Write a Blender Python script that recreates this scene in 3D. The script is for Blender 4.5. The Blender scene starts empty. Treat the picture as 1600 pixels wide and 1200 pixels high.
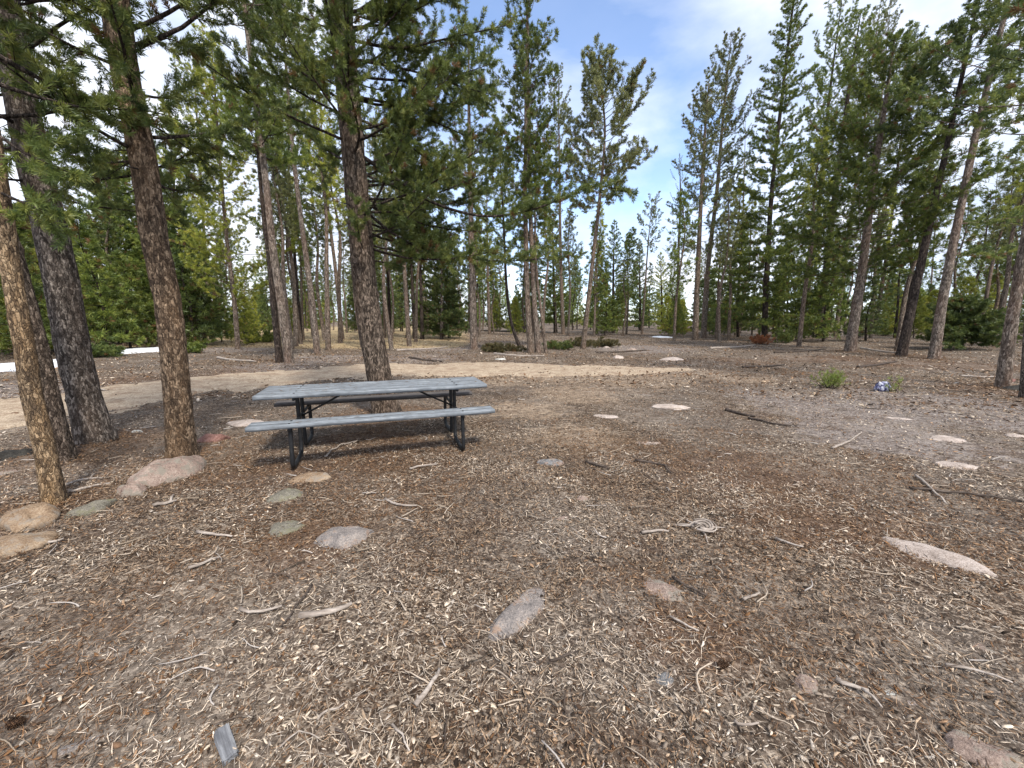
import bpy, math, random
import numpy as np
from math import radians, sin, cos, pi

# ------------------------------------------------------------------ camera, world, sun, exposure
scene = bpy.context.scene
COL = scene.collection
CAMH, PITCH, F = 1.493, 0.1612, 619.5          # metres, radians, focal length in px of a 1600 px wide frame
cam_d = bpy.data.cameras.new("camera")
cam_d.sensor_width = 36.0
cam_d.lens = F / 1600 * 36.0
cam_d.clip_start = 0.05
cam_d.clip_end = 2000
cam = bpy.data.objects.new("camera", cam_d)
COL.objects.link(cam)
cam.location = (0, 0, CAMH)
cam.rotation_euler = (pi / 2 - PITCH, 0, 0)
scene.camera = cam

SUN_EL, SUN_AZ = radians(52), radians(148)     # azimuth clockwise from +Y (the way the camera looks)
world = bpy.data.worlds.new("World")
scene.world = world
world.use_nodes = True
wn, wl = world.node_tree.nodes, world.node_tree.links
wn.clear()
w_out = wn.new("ShaderNodeOutputWorld")
w_bg = wn.new("ShaderNodeBackground")
w_bg.inputs["Strength"].default_value = 0.1
sky = wn.new("ShaderNodeTexSky")
sky.sky_type = 'NISHITA'
sky.sun_disc = False
sky.sun_elevation = SUN_EL
sky.sun_rotation = SUN_AZ
sky.altitude = 2600
sky.dust_density = 0.6
tc = wn.new("ShaderNodeTexCoord")
mp = wn.new("ShaderNodeMapping")
mp.inputs["Scale"].default_value = (1.0, 1.0, 2.3)
mp.inputs["Rotation"].default_value = (0.3, 0.5, 0.2)
n1 = wn.new("ShaderNodeTexNoise")
n1.inputs["Scale"].default_value = 2.1
n1.inputs["Detail"].default_value = 7
n1.inputs["Roughness"].default_value = 0.55
n1.inputs["Distortion"].default_value = 0.35
# open blue gap in the cloud, a little right of straight ahead
dotn = wn.new("ShaderNodeVectorMath"); dotn.operation = 'DOT_PRODUCT'
gap = np.array([0.075, 0.90, 0.40]); gap /= np.linalg.norm(gap)
dotn.inputs[1].default_value = tuple(gap)
gr = wn.new("ShaderNodeMapRange")
gr.inputs["From Min"].default_value = 0.88; gr.inputs["From Max"].default_value = 1.0
gr.inputs["To Min"].default_value = 0.0; gr.inputs["To Max"].default_value = 0.24
sub = wn.new("ShaderNodeMath"); sub.operation = 'SUBTRACT'
cr = wn.new("ShaderNodeValToRGB")
cr.color_ramp.elements[0].position = 0.20; cr.color_ramp.elements[0].color = (0.10, 0.10, 0.10, 1)
cr.color_ramp.elements[1].position = 0.50; cr.color_ramp.elements[1].color = (0.95, 0.95, 0.95, 1)
n2 = wn.new("ShaderNodeTexNoise")
n2.inputs["Scale"].default_value = 3.2; n2.inputs["Detail"].default_value = 5
cr2 = wn.new("ShaderNodeValToRGB")
cr2.color_ramp.elements[0].position = 0.36; cr2.color_ramp.elements[0].color = (4.5, 5.1, 6.3, 1)
cr2.color_ramp.elements[1].position = 0.62; cr2.color_ramp.elements[1].color = (7.9, 8.1, 8.6, 1)
mx = wn.new("ShaderNodeMix"); mx.data_type = 'RGBA'
skm = wn.new("ShaderNodeMix"); skm.data_type = 'RGBA'; skm.blend_type = 'MULTIPLY'
skm.inputs[0].default_value = 1.0
skm.inputs[7].default_value = (2.0, 2.05, 2.1, 1)
wl.new(tc.outputs["Generated"], mp.inputs["Vector"])
wl.new(mp.outputs["Vector"], n1.inputs["Vector"])
wl.new(mp.outputs["Vector"], n2.inputs["Vector"])
wl.new(tc.outputs["Generated"], dotn.inputs[0])
wl.new(dotn.outputs["Value"], gr.inputs["Value"])
wl.new(n1.outputs["Fac"], sub.inputs[0])
wl.new(gr.outputs["Result"], sub.inputs[1])
wl.new(sub.outputs[0], cr.inputs["Fac"])
wl.new(n2.outputs["Fac"], cr2.inputs["Fac"])
wl.new(sky.outputs["Color"], skm.inputs[6])
wl.new(cr.outputs["Color"], mx.inputs[0])
wl.new(skm.outputs[2], mx.inputs[6])
wl.new(cr2.outputs["Color"], mx.inputs[7])
wl.new(mx.outputs[2], w_bg.inputs["Color"])
wl.new(w_bg.outputs[0], w_out.inputs["Surface"])

sun_d = bpy.data.lights.new("sun", 'SUN')
sun_d.energy = 2.5
sun_d.angle = radians(7)
sun_d.color = (1.0, 0.92, 0.80)
sun = bpy.data.objects.new("sun", sun_d)
COL.objects.link(sun)
sun.rotation_euler = (pi / 2 - SUN_EL, 0, pi - SUN_AZ)

scene.render.engine = 'CYCLES'
vs = scene.view_settings
vs.view_transform = 'Standard'
vs.look = 'None'
vs.exposure = 0.85
vs.gamma = 1.0

# ------------------------------------------------------------------ helpers
rng = np.random.default_rng(11)
random.seed(4)


def sm(a, b, x):
    t = np.clip((np.asarray(x, float) - a) / (b - a), 0, 1)
    return t * t * (3 - 2 * t)


def hash2(i, j, s):
    v = np.sin(i * 127.1 + j * 311.7 + s * 74.7) * 43758.5453
    return v - np.floor(v)


def vnoise(x, y, s=0):
    x = np.asarray(x, float); y = np.asarray(y, float)
    i = np.floor(x); j = np.floor(y); u = x - i; v = y - j
    u = u * u * (3 - 2 * u); v = v * v * (3 - 2 * v)
    a = hash2(i, j, s); b = hash2(i + 1, j, s); c = hash2(i, j + 1, s); d = hash2(i + 1, j + 1, s)
    return (a * (1 - u) + b * u) * (1 - v) + (c * (1 - u) + d * u) * v


def fbm(x, y, s=0, o=4):
    r = 0; a = 0.5
    for k in range(o):
        r = r + a * vnoise(np.asarray(x) * 2 ** k, np.asarray(y) * 2 ** k, s + k * 13.0)
        a *= 0.5
    return r / (1 - 0.5 ** o)


MOUNDS = []                                     # (x, y, radius, height) filled by the near trunks


def hgt0(x, y):
    x = np.asarray(x, float); y = np.asarray(y, float)
    r = np.hypot(x, y)
    z = (fbm(x / 2.3, y / 2.3, 1, 3) - 0.5) * 0.05 * sm(0, 3, r)
    z = z + (fbm(x / 9.0, y / 9.0, 5, 3) - 0.5) * 0.30 * sm(7, 22, r)
    z = z + (fbm(x / 50.0, y / 50.0, 8, 2) - 0.5) * 2.0 * sm(40, 90, r)
    return z


def hgt(x, y):
    x = np.asarray(x, float); y = np.asarray(y, float)
    z = hgt0(x, y) + (fbm(x / 0.28, y / 0.28, 3, 3) - 0.5) * 0.030
    for (mx_, my_, mr, mh) in MOUNDS:
        d2 = ((x - mx_) ** 2 + (y - my_) ** 2) / (mr * mr)
        z = z + mh * np.exp(-d2)
    return z


CT, ST = cos(PITCH), sin(PITCH)


def ray(px, py):
    u = (px - 800) / F; v = -(py - 600) / F
    return np.array([u, CT + v * ST, -ST + v * CT])


def ground(px, py):
    d = ray(px, py)
    z = 0.0
    for _ in range(25):
        t = (CAMH - z) / max(1e-4, -d[2])
        t = min(t, 300)
        x, y = d[0] * t, d[1] * t
        z = 0.5 * z + 0.5 * float(hgt(x, y))
    return np.array([x, y, float(hgt(x, y))])


def at_y(px, py, Y):
    d = ray(px, py)
    t = Y / d[1]
    return np.array([d[0] * t, Y, CAMH + d[2] * t])


def zdepth(p):
    return p[1] * CT - (p[2] - CAMH) * ST


def px2m(p, px):
    return px * zdepth(p) / F


def make_mesh(name, verts, faces, n=None, smooth=True):
    """verts Nx3; faces = array MxK (K = 3 or 4) or list of such arrays"""
    if not isinstance(faces, list):
        faces = [faces]
    faces = [np.asarray(f, dtype=np.int32) for f in faces if len(f)]
    me = bpy.data.meshes.new(name)
    verts = np.asarray(verts, dtype=np.float32)
    me.vertices.add(len(verts)); me.vertices.foreach_set("co", verts.ravel())
    loops = np.concatenate([f.ravel() for f in faces])
    tot = np.concatenate([np.full(len(f), f.shape[1], dtype=np.int32) for f in faces])
    start = np.concatenate([[0], np.cumsum(tot)[:-1]]).astype(np.int32)
    me.loops.add(len(loops)); me.loops.foreach_set("vertex_index", loops)
    me.polygons.add(len(tot)); me.polygons.foreach_set("loop_start", start)
    me.update(calc_edges=True)
    if smooth:
        me.polygons.foreach_set("use_smooth", np.ones(len(tot), dtype=bool))
    return me


def obj(name, me, mat, parent=None, loc=None):
    o = bpy.data.objects.new(name, me)
    COL.objects.link(o)
    if mat is not None and len(me.materials) == 0:
        me.materials.append(mat)
    if parent is not None:
        o.parent = parent
    if loc is not None:
        o.location = tuple(float(a) for a in loc)
    return o


def tag(o, label=None, cat=None, group=None, kind=None):
    if label: o["label"] = label
    if cat: o["category"] = cat
    if group: o["group"] = group
    if kind: o["kind"] = kind
    return o


def empty(name, loc, label, cat, group=None):
    o = bpy.data.objects.new(name, None)
    o.empty_display_size = 0.2
    COL.objects.link(o)
    o.location = tuple(float(a) for a in loc)
    return tag(o, label, cat, group)


def fattr(me, name, data):
    a = me.attributes.new(name, 'FLOAT', 'POINT'); a.data.foreach_set("value", np.asarray(data, dtype=np.float32))


def cattr(me, name, rgb):
    a = me.attributes.new(name, 'FLOAT_COLOR', 'POINT')
    c = np.ones((len(rgb), 4), dtype=np.float32); c[:, :3] = rgb
    a.data.foreach_set("color", c.ravel())


# ------------------------------------------------------------------ materials
class NT:
    def __init__(s, name, rough=0.8, spec=0.25):
        s.m = bpy.data.materials.new(name); s.m.use_nodes = True
        s.n = s.m.node_tree.nodes; s.l = s.m.node_tree.links
        s.b = s.n["Principled BSDF"]
        s.b.inputs["Roughness"].default_value = rough
        s.b.inputs["Specular IOR Level"].default_value = spec
        s.tc = s.n.new("ShaderNodeTexCoord")

    def co(s, scale=(1, 1, 1), kind="Object"):
        m = s.n.new("ShaderNodeMapping"); m.inputs["Scale"].default_value = scale
        s.l.new(s.tc.outputs[kind], m.inputs["Vector"]); return m.outputs["Vector"]

    def noise(s, vec, scale, detail=4, rough=0.55, dist=0.0):
        t = s.n.new("ShaderNodeTexNoise")
        t.inputs["Scale"].default_value = scale; t.inputs["Detail"].default_value = detail
        t.inputs["Roughness"].default_value = rough; t.inputs["Distortion"].default_value = dist
        s.l.new(vec, t.inputs["Vector"]); return t.outputs["Fac"]

    def vor(s, vec, scale, feature='F1', out="Distance", rand=1.0):
        t = s.n.new("ShaderNodeTexVoronoi"); t.feature = feature
        t.inputs["Scale"].default_value = scale; t.inputs["Randomness"].default_value = rand
        s.l.new(vec, t.inputs["Vector"]); return t.outputs[out]

    def ramp(s, fac, stops, interp='LINEAR'):
        r = s.n.new("ShaderNodeValToRGB"); e = r.color_ramp.elements
        r.color_ramp.interpolation = interp
        while len(e) < len(stops): e.new(0.5)
        for k, (p, c) in enumerate(stops):
            e[k].position = p
            e[k].color = (c, c, c, 1) if not isinstance(c, (tuple, list)) else (*c, 1)
        s.l.new(fac, r.inputs["Fac"]); return r.outputs["Color"]

    def mix(s, fac, a, b, mode='MIX'):
        m = s.n.new("ShaderNodeMix"); m.data_type = 'RGBA'; m.blend_type = mode
        for sock, v in ((m.inputs[0], fac), (m.inputs[6], a), (m.inputs[7], b)):
            if isinstance(v, (int, float)): sock.default_value = v
            elif isinstance(v, tuple): sock.default_value = (*v, 1)
            else: s.l.new(v, sock)
        return m.outputs[2]

    def math(s, op, a, b=0.0, clamp=False):
        m = s.n.new("ShaderNodeMath"); m.operation = op; m.use_clamp = clamp
        for sock, v in ((m.inputs[0], a), (m.inputs[1], b)):
            if isinstance(v, (int, float)): sock.default_value = v
            else: s.l.new(v, sock)
        return m.outputs[0]

    def attr(s, name, out="Fac"):
        a = s.n.new("ShaderNodeAttribute"); a.attribute_name = name; return a.outputs[out]

    def color(s, c): s.l.new(c, s.b.inputs["Base Color"])

    def bump(s, h, dist=0.01, strength=1.0):
        b = s.n.new("ShaderNodeBump"); b.inputs["Distance"].default_value = dist
        b.inputs["Strength"].default_value = strength
        s.l.new(h, b.inputs["Height"]); s.l.new(b.outputs["Normal"], s.b.inputs["Normal"])


def mat_bark(name, c_dark, c_mid, c_light, c_warm, scale=1.0, warm=0.35, cdist=0.012):
    t = NT(name, 0.9, 0.15)
    v0 = t.co((1, 1, 0.36)); vw = t.co((1, 1, 0.25))
    wn_ = t.n.new("ShaderNodeTexNoise"); wn_.inputs["Scale"].default_value = 30; wn_.inputs["Detail"].default_value = 3
    t.l.new(v0, wn_.inputs["Vector"])
    vm = t.n.new("ShaderNodeVectorMath"); vm.operation = 'MULTIPLY_ADD'
    vm.inputs[1].default_value = (0.05, 0.05, 0.05)
    t.l.new(wn_.outputs["Color"], vm.inputs[0]); t.l.new(v0, vm.inputs[2])
    v = vm.outputs[0]
    big = t.noise(vw, 3.0 * scale, 4)
    d = t.vor(v, 64 * scale, 'DISTANCE_TO_EDGE')
    cell = t.vor(v, 64 * scale, 'F1', "Color")
    fine = t.noise(t.co((1, 1, 0.7)), 75 * scale, 5, 0.75)
    med = t.noise(v, 24 * scale, 4, 0.6)
    sep = t.n.new("ShaderNodeSeparateColor"); t.l.new(cell, sep.inputs[0])
    f = t.math('ADD', t.math('MULTIPLY', sep.outputs[0], 0.40), t.math('MULTIPLY', fine, 0.60))
    base = t.ramp(f, [(0.30, c_dark), (0.5, c_mid), (0.70, c_light)])
    base = t.mix(t.ramp(big, [(0.42, 0.0), (0.62, warm)]), base, t.mix(0.6, base, c_warm))
    base = t.mix(t.ramp(med, [(0.35, 0.75), (0.55, 0.0)]), base, c_dark)
    crack = t.ramp(d, [(0.0, 1.0), (0.07, 0.0)])
    base = t.mix(t.math('MULTIPLY', crack, 0.45), base, tuple(a * 0.45 for a in c_dark))
    t.color(base)
    h = t.math('ADD', t.math('MULTIPLY', t.ramp(d, [(0.0, 0.0), (0.16, 1.0)]), 0.7), t.math('MULTIPLY', fine, 0.5))
    t.bump(h, cdist, 1.0)
    return t.m


BARK = {
    'tan': mat_bark("bark_tan", (0.075, 0.055, 0.040), (0.29, 0.20, 0.12), (0.54, 0.40, 0.26), (0.46, 0.26, 0.10), 1.0, 0.5),
    'grey': mat_bark("bark_grey", (0.040, 0.033, 0.029), (0.155, 0.128, 0.112), (0.38, 0.33, 0.29), (0.18, 0.115, 0.075), 0.9, 0.4),
    'orange': mat_bark("bark_orange", (0.045, 0.032, 0.024), (0.17, 0.120, 0.083), (0.42, 0.31, 0.215), (0.29, 0.17, 0.085), 0.95, 0.55),
    'brown': mat_bark("bark_brown", (0.034, 0.026, 0.021), (0.135, 0.105, 0.083), (0.38, 0.30, 0.24), (0.17, 0.10, 0.062), 0.95, 0.4),
    'pale': mat_bark("bark_pale", (0.07, 0.055, 0.045), (0.22, 0.17, 0.135), (0.42, 0.35, 0.29), (0.34, 0.20, 0.12), 0.6, 0.4, 0.02),
    'dark': mat_bark("bark_dark", (0.022, 0.018, 0.016), (0.062, 0.050, 0.044), (0.15, 0.12, 0.105), (0.12, 0.065, 0.04), 0.6, 0.35, 0.02),
    'rose': mat_bark("bark_rose", (0.080, 0.064, 0.054), (0.25, 0.205, 0.17), (0.47, 0.40, 0.34), (0.28, 0.13, 0.07), 0.6, 0.5, 0.02),
}


def mat_needles(name, c0, c1, c2, trans=0.42):
    m = bpy.data.materials.new(name); m.use_nodes = True
    n, l = m.node_tree.nodes, m.node_tree.links
    n.clear()
    out = n.new("ShaderNodeOutputMaterial")
    dif = n.new("ShaderNodeBsdfDiffuse"); tr = n.new("ShaderNodeBsdfTranslucent"); gl = n.new("ShaderNodeBsdfGlossy")
    gl.inputs["Roughness"].default_value = 0.45; gl.inputs["Color"].default_value = (0.9, 1, 0.95, 1)
    at = n.new("ShaderNodeAttribute"); at.attribute_name = "v"
    r = n.new("ShaderNodeValToRGB"); e = r.color_ramp.elements
    e.new(0.5); e.new(0.97)
    for k, (p, c) in enumerate([(0.0, c0), (0.5, c1), (0.93, c2), (1.0, (0.20, 0.11, 0.045))]):
        e[k].position = p; e[k].color = (*c, 1)
    oi = n.new("ShaderNodeObjectInfo")
    hs = n.new("ShaderNodeHueSaturation")
    mr = n.new("ShaderNodeMapRange"); mr.inputs["To Min"].default_value = 0.8; mr.inputs["To Max"].default_value = 1.2
    l.new(oi.outputs["Random"], mr.inputs["Value"]); l.new(mr.outputs[0], hs.inputs["Value"])
    l.new(at.outputs["Fac"], r.inputs["Fac"]); l.new(r.outputs[0], hs.inputs["Color"])
    l.new(hs.outputs[0], dif.inputs[0]); l.new(hs.outputs[0], tr.inputs[0])
    m1 = n.new("ShaderNodeMixShader"); m1.inputs[0].default_value = trans
    m2 = n.new("ShaderNodeMixShader"); m2.inputs[0].default_value = 0.035
    l.new(dif.outputs[0], m1.inputs[1]); l.new(tr.outputs[0], m1.inputs[2])
    l.new(m1.outputs[0], m2.inputs[1]); l.new(gl.outputs[0], m2.inputs[2])
    l.new(m2.outputs[0], out.inputs[0])
    return m


NEED = {
    'dry': mat_needles("needles_dry", (0.05, 0.045, 0.02), (0.13, 0.11, 0.045), (0.24, 0.19, 0.08)),
    'lime': mat_needles("needles_lime", (0.12, 0.17, 0.03), (0.26, 0.33, 0.06), (0.40, 0.46, 0.10)),
    'olive': mat_needles("needles_olive", (0.057, 0.086, 0.029), (0.148, 0.191, 0.051), (0.296, 0.313, 0.083)),
    'green': mat_needles("needles_green", (0.063, 0.093, 0.026), (0.165, 0.215, 0.046), (0.308, 0.336, 0.072)),
    'dark': mat_needles("needles_dark", (0.051, 0.077, 0.029), (0.120, 0.162, 0.046), (0.217, 0.249, 0.066)),
    'grey': mat_needles("needles_grey", (0.079, 0.088, 0.041), (0.190, 0.204, 0.087), (0.336, 0.331, 0.131)),
    'light': mat_needles("needles_light", (0.135, 0.166, 0.029), (0.315, 0.349, 0.058), (0.539, 0.505, 0.101)),
    'rust': mat_needles("needles_rust", (0.135, 0.059, 0.029), (0.360, 0.137, 0.065), (0.585, 0.271, 0.117)),
}


def mat_ground():
    t = NT("forest_floor", 0.95, 0.1)
    v = t.co((1, 1, 1))
    big = t.noise(v, 0.55, 5, 0.6)
    med = t.noise(v, 4.5, 5, 0.65)
    fine = t.noise(v, 60, 6, 0.75)
    grit = t.vor(v, 85, 'F1', "Color")
    sep = t.n.new("ShaderNodeSeparateColor"); t.l.new(grit, sep.inputs[0])
    g2 = t.vor(t.co((1, 2.2, 1)), 30, 'F1', "Color")
    sep2 = t.n.new("ShaderNodeSeparateColor"); t.l.new(g2, sep2.inputs[0])
    f = t.math('ADD', t.math('MULTIPLY', sep.outputs[0], 0.4), t.math('ADD', t.math('MULTIPLY', fine, 0.35), t.math('MULTIPLY', sep2.outputs[1], 0.25)))
    duff = t.ramp(f, [(0.27, (0.022, 0.015, 0.011)), (0.45, (0.085, 0.060, 0.043)), (0.58, (0.21, 0.16, 0.12)), (0.76, (0.52, 0.43, 0.34))])
    duff = t.mix(t.ramp(med, [(0.40, 0.0), (0.64, 0.55)]), duff, t.mix(0.5, duff, (0.115, 0.072, 0.045)))
    duff = t.mix(t.ramp(big, [(0.42, 0.0), (0.60, 0.45)]), duff, t.mix(f, (0.08, 0.07, 0.06), (0.34, 0.31, 0.285)))
    need = t.mix(f, (0.045, 0.025, 0.015), (0.24, 0.135, 0.085))
    sand = t.mix(f, (0.20, 0.145, 0.10), (0.60, 0.47, 0.35))
    grey = t.mix(f, (0.10, 0.085, 0.080), (0.50, 0.44, 0.41))
    mead = t.mix(f, (0.30, 0.22, 0.11), (0.70, 0.55, 0.34))
    mot = t.noise(v, 11, 7, 0.8); mot2 = t.noise(t.co((0.6, 1, 1)), 3.1, 7, 0.75)
    edge = t.math('MULTIPLY', t.math('SUBTRACT', med, 0.5), 1.5)

    def zone(name):
        return t.math('MULTIPLY', t.ramp(t.math('ADD', t.attr(name), edge), [(0.35, 0.0), (0.65, 1.0)]), t.ramp(t.attr(name), [(0.0, 0.0), (0.15, 1.0)]))
    c = t.mix(t.math('MULTIPLY', zone("greyzone"), 0.75), duff, grey)
    c = t.mix(t.math('MULTIPLY', zone("needlezone"), 0.5), c, need)
    c = t.mix(t.math('MULTIPLY', zone("sandzone"), 0.8), c, sand)
    dust = t.ramp(t.noise(t.co((0.8, 0.5, 1)), 0.8, 6, 0.7), [(0.50, 0.0), (0.62, 0.55)])
    c = t.mix(dust, c, t.mix(f, (0.15, 0.12, 0.10), (0.50, 0.42, 0.34)))
    c = t.mix(zone("meadowzone"), c, mead)
    c = t.mix(t.ramp(mot, [(0.36, 0.75), (0.52, 0.0)]), c, (0.055, 0.040, 0.030))
    c = t.mix(t.ramp(mot2, [(0.36, 0.6), (0.50, 0.0)]), c, (0.085, 0.055, 0.040))
    c = t.mix(t.ramp(mot, [(0.58, 0.0), (0.70, 0.6)]), c, (0.42, 0.37, 0.32))
    t.color(c)
    t.bump(t.math('ADD', f, t.math('MULTIPLY', med, 0.6)), 0.02, 1.0)
    return t.m


def mat_road():
    t = NT("dirt_road", 0.95, 0.1)
    v = t.co((1, 1, 1))
    med = t.noise(v, 3.0, 6, 0.6); fine = t.noise(v, 55, 5, 0.7)
    g = t.vor(v, 60, 'F1', "Color"); sep = t.n.new("ShaderNodeSeparateColor"); t.l.new(g, sep.inputs[0])
    f = t.math('ADD', t.math('MULTIPLY', sep.outputs[0], 0.35), t.math('MULTIPLY', fine, 0.65))
    c = t.ramp(f, [(0.25, (0.22, 0.16, 0.11)), (0.5, (0.45, 0.36, 0.265)), (0.8, (0.64, 0.54, 0.425))])
    c = t.mix(t.ramp(med, [(0.45, 0.0), (0.7, 0.7)]), c, (0.20, 0.125, 0.08))
    c = t.mix(t.ramp(t.noise(v, 13, 7, 0.8), [(0.36, 0.55), (0.50, 0.0)]), c, (0.13, 0.09, 0.065)); t.color(c); t.bump(f, 0.012, 1.0)
    return t.m


def mat_attr_colour(name, rough=0.85, bump=0.0):
    t = NT(name, rough, 0.2)
    c = t.attr("col", "Color")
    n = t.noise(t.co((1, 1, 1)), 160, 4, 0.7)
    t.color(t.mix(1.0, c, t.ramp(n, [(0.3, 0.72), (0.7, 1.25)]), 'MULTIPLY'))
    return t.m


def mat_rock(name, a, b, c, lichen=None, lf=0.3):
    t = NT(name, 0.85, 0.25)
    v = t.co((1, 1, 1))
    n = t.noise(v, 9, 6, 0.65); sp = t.noise(v, 110, 4, 0.8)
    f = t.math('ADD', t.math('MULTIPLY', n, 0.42), t.math('MULTIPLY', sp, 0.58))
    col = t.ramp(f, [(0.38, a), (0.5, b), (0.60, c)])
    if lichen:
        ln = t.noise(v, 14, 5, 0.7)
        col = t.mix(t.ramp(ln, [(0.62 - lf * 0.5, 0.0), (0.70 - lf * 0.5, 0.8)]), col, lichen)
    dk = t.noise(v, 28, 5, 0.8)
    col = t.mix(t.ramp(dk, [(0.30, 0.6), (0.42, 0.0)]), col, tuple(x * 0.3 for x in a))
    t.color(col); t.bump(f, 0.02, 0.9)
    return t.m


ROCK = {
    'pink': mat_rock("granite_pink", (0.16, 0.115, 0.097), (0.33, 0.245, 0.205), (0.50, 0.40, 0.34), (0.26, 0.24, 0.20), 0.25),
    'tan': mat_rock("granite_tan", (0.15, 0.10, 0.062), (0.31, 0.215, 0.14), (0.45, 0.35, 0.25), (0.30, 0.26, 0.22), 0.2),
    'red': mat_rock("granite_red", (0.11, 0.05, 0.04), (0.22, 0.11, 0.09), (0.36, 0.22, 0.19)),
    'pale': mat_rock("granite_pale", (0.24, 0.19, 0.16), (0.45, 0.375, 0.33), (0.62, 0.54, 0.49)),
    'white': mat_rock("stone_white", (0.30, 0.30, 0.28), (0.52, 0.52, 0.49), (0.72, 0.72, 0.70)),
    'grey': mat_rock("granite_grey", (0.10, 0.10, 0.105), (0.22, 0.22, 0.225), (0.40, 0.39, 0.38), (0.36, 0.24, 0.18), 0.2),
    'moss': mat_rock("granite_lichen", (0.10, 0.09, 0.072), (0.20, 0.185, 0.15), (0.33, 0.30, 0.25), (0.20, 0.19, 0.12), 0.2),
    'mixed': mat_rock("granite_mixed", (0.13, 0.12, 0.12), (0.27, 0.24, 0.225), (0.44, 0.38, 0.34), (0.36, 0.24, 0.17), 0.12),
    'dark': mat_rock("stone_dark", (0.014, 0.013, 0.013), (0.035, 0.033, 0.030), (0.08, 0.075, 0.065)),
}


def mat_wood(name, a, b, c, axis=0):
    t = NT(name, 0.85, 0.2)
    sc = [26, 26, 26]; sc[axis] = 1.6
    g = t.noise(t.co(tuple(sc)), 1.6, 6, 0.7)
    n = t.noise(t.co((1, 1, 1)), 12, 5, 0.6)
    col = t.ramp(g, [(0.30, a), (0.5, b), (0.68, c)])
    col = t.mix(t.ramp(n, [(0.35, 0.4), (0.6, 0.0)]), col, a)
    t.color(col); t.bump(g, 0.004, 1.0)
    return t.m


M_GROUND = mat_ground(); M_ROAD = mat_road()
M_CHIP = mat_attr_colour("wood_chip")
M_PAINT = mat_wood("weathered_grey_blue_board", (0.09, 0.097, 0.107), (0.215, 0.24, 0.27), (0.38, 0.41, 0.44))
M_SEAT_DARK = mat_wood("board_dark", (0.05, 0.045, 0.045), (0.11, 0.10, 0.10), (0.2, 0.19, 0.18))
M_STICK = mat_wood("bleached_stick", (0.16, 0.13, 0.11), (0.36, 0.31, 0.27), (0.56, 0.50, 0.45))
M_DSTICK = mat_wood("dark_stick", (0.03, 0.022, 0.018), (0.075, 0.058, 0.048), (0.16, 0.13, 0.11))
M_BLOCK = mat_wood("weathered_grey_wood", (0.06, 0.06, 0.065), (0.17, 0.175, 0.19), (0.34, 0.35, 0.37))
tt = NT("black_steel_pipe", 0.5, 0.4); tt.color(tt.ramp(tt.noise(tt.co(), 30, 4), [(0.4, (0.008, 0.009, 0.011)), (0.7, (0.022, 0.022, 0.024))])); M_STEEL = tt.m
tt = NT("old_snow", 0.6, 0.3); tt.color(tt.ramp(tt.noise(tt.co(), 6, 5), [(0.3, (0.62, 0.66, 0.74)), (0.7, (0.86, 0.87, 0.9))])); tt.bump(tt.noise(tt.co(), 20, 4), 0.02, 0.6); M_SNOW = tt.m
tt = NT("blue_plastic", 0.4, 0.5); tt.color(tt.ramp(tt.noise(tt.co(), 18, 3), [(0.38, (0.02, 0.025, 0.10)), (0.50, (0.15, 0.15, 0.30)), (0.60, (0.55, 0.57, 0.66))])); M_BLUE = tt.m
tt = NT("cone_scales", 0.8, 0.2); tt.color(tt.ramp(tt.noise(tt.co(), 60, 3), [(0.35, (0.03, 0.018, 0.012)), (0.65, (0.13, 0.075, 0.045))])); M_CONE = tt.m


# ------------------------------------------------------------------ tubes
def tube(points, radii, nseg=6, cap=True, noise=None):
    """tapered tube along a polyline, returns verts, quads"""
    P = np.asarray(points, float); n = len(P)
    T = np.gradient(P, axis=0); T /= np.linalg.norm(T, axis=1)[:, None] + 1e-9
    ref = np.array([0, 0, 1.0]) if abs(T[0][2]) < 0.8 else np.array([1.0, 0, 0])
    U = np.cross(T, ref); U /= np.linalg.norm(U, axis=1)[:, None] + 1e-9
    V = np.cross(T, U)
    a = np.linspace(0, 2 * pi, nseg, endpoint=False)
    R = np.asarray(radii, float)[:, None] * np.ones((1, nseg))
    if noise is not None: R = R * noise
    ring = P[:, None, :] + R[:, :, None] * (np.cos(a)[None, :, None] * U[:, None, :] + np.sin(a)[None, :, None] * V[:, None, :])
    v = ring.reshape(-1, 3)
    i = np.arange(n - 1)[:, None] * nseg; j = np.arange(nseg)[None, :]
    q = np.stack([i + j, i + (j + 1) % nseg, i + nseg + (j + 1) % nseg, i + nseg + j], -1).reshape(-1, 4)
    if cap:
        v = np.vstack([v, P[0], P[-1]])
        c0, c1 = n * nseg, n * nseg + 1
        j = np.arange(nseg)
        t = np.concatenate([np.stack([np.full(nseg, c0), (j + 1) % nseg, j], -1),
                            np.stack([np.full(nseg, c1), (n - 1) * nseg + j, (n - 1) * nseg + (j + 1) % nseg], -1)])
        return v, q, t
    return v, q, np.zeros((0, 3), int)


class Acc:
    def __init__(s): s.v = []; s.q = []; s.t = []; s.n = 0

    def add(s, v, q=None, t=None):
        if q is not None and len(q): s.q.append(np.asarray(q) + s.n)
        if t is not None and len(t): s.t.append(np.asarray(t) + s.n)
        s.v.append(np.asarray(v)); s.n += len(v)

    def mesh(s, name, off=(0, 0, 0), smooth=True):
        f = []
        if s.q: f.append(np.concatenate(s.q))
        if s.t: f.append(np.concatenate(s.t))
        return make_mesh(name, np.concatenate(s.v) - np.asarray(off), f, smooth=smooth)


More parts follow.
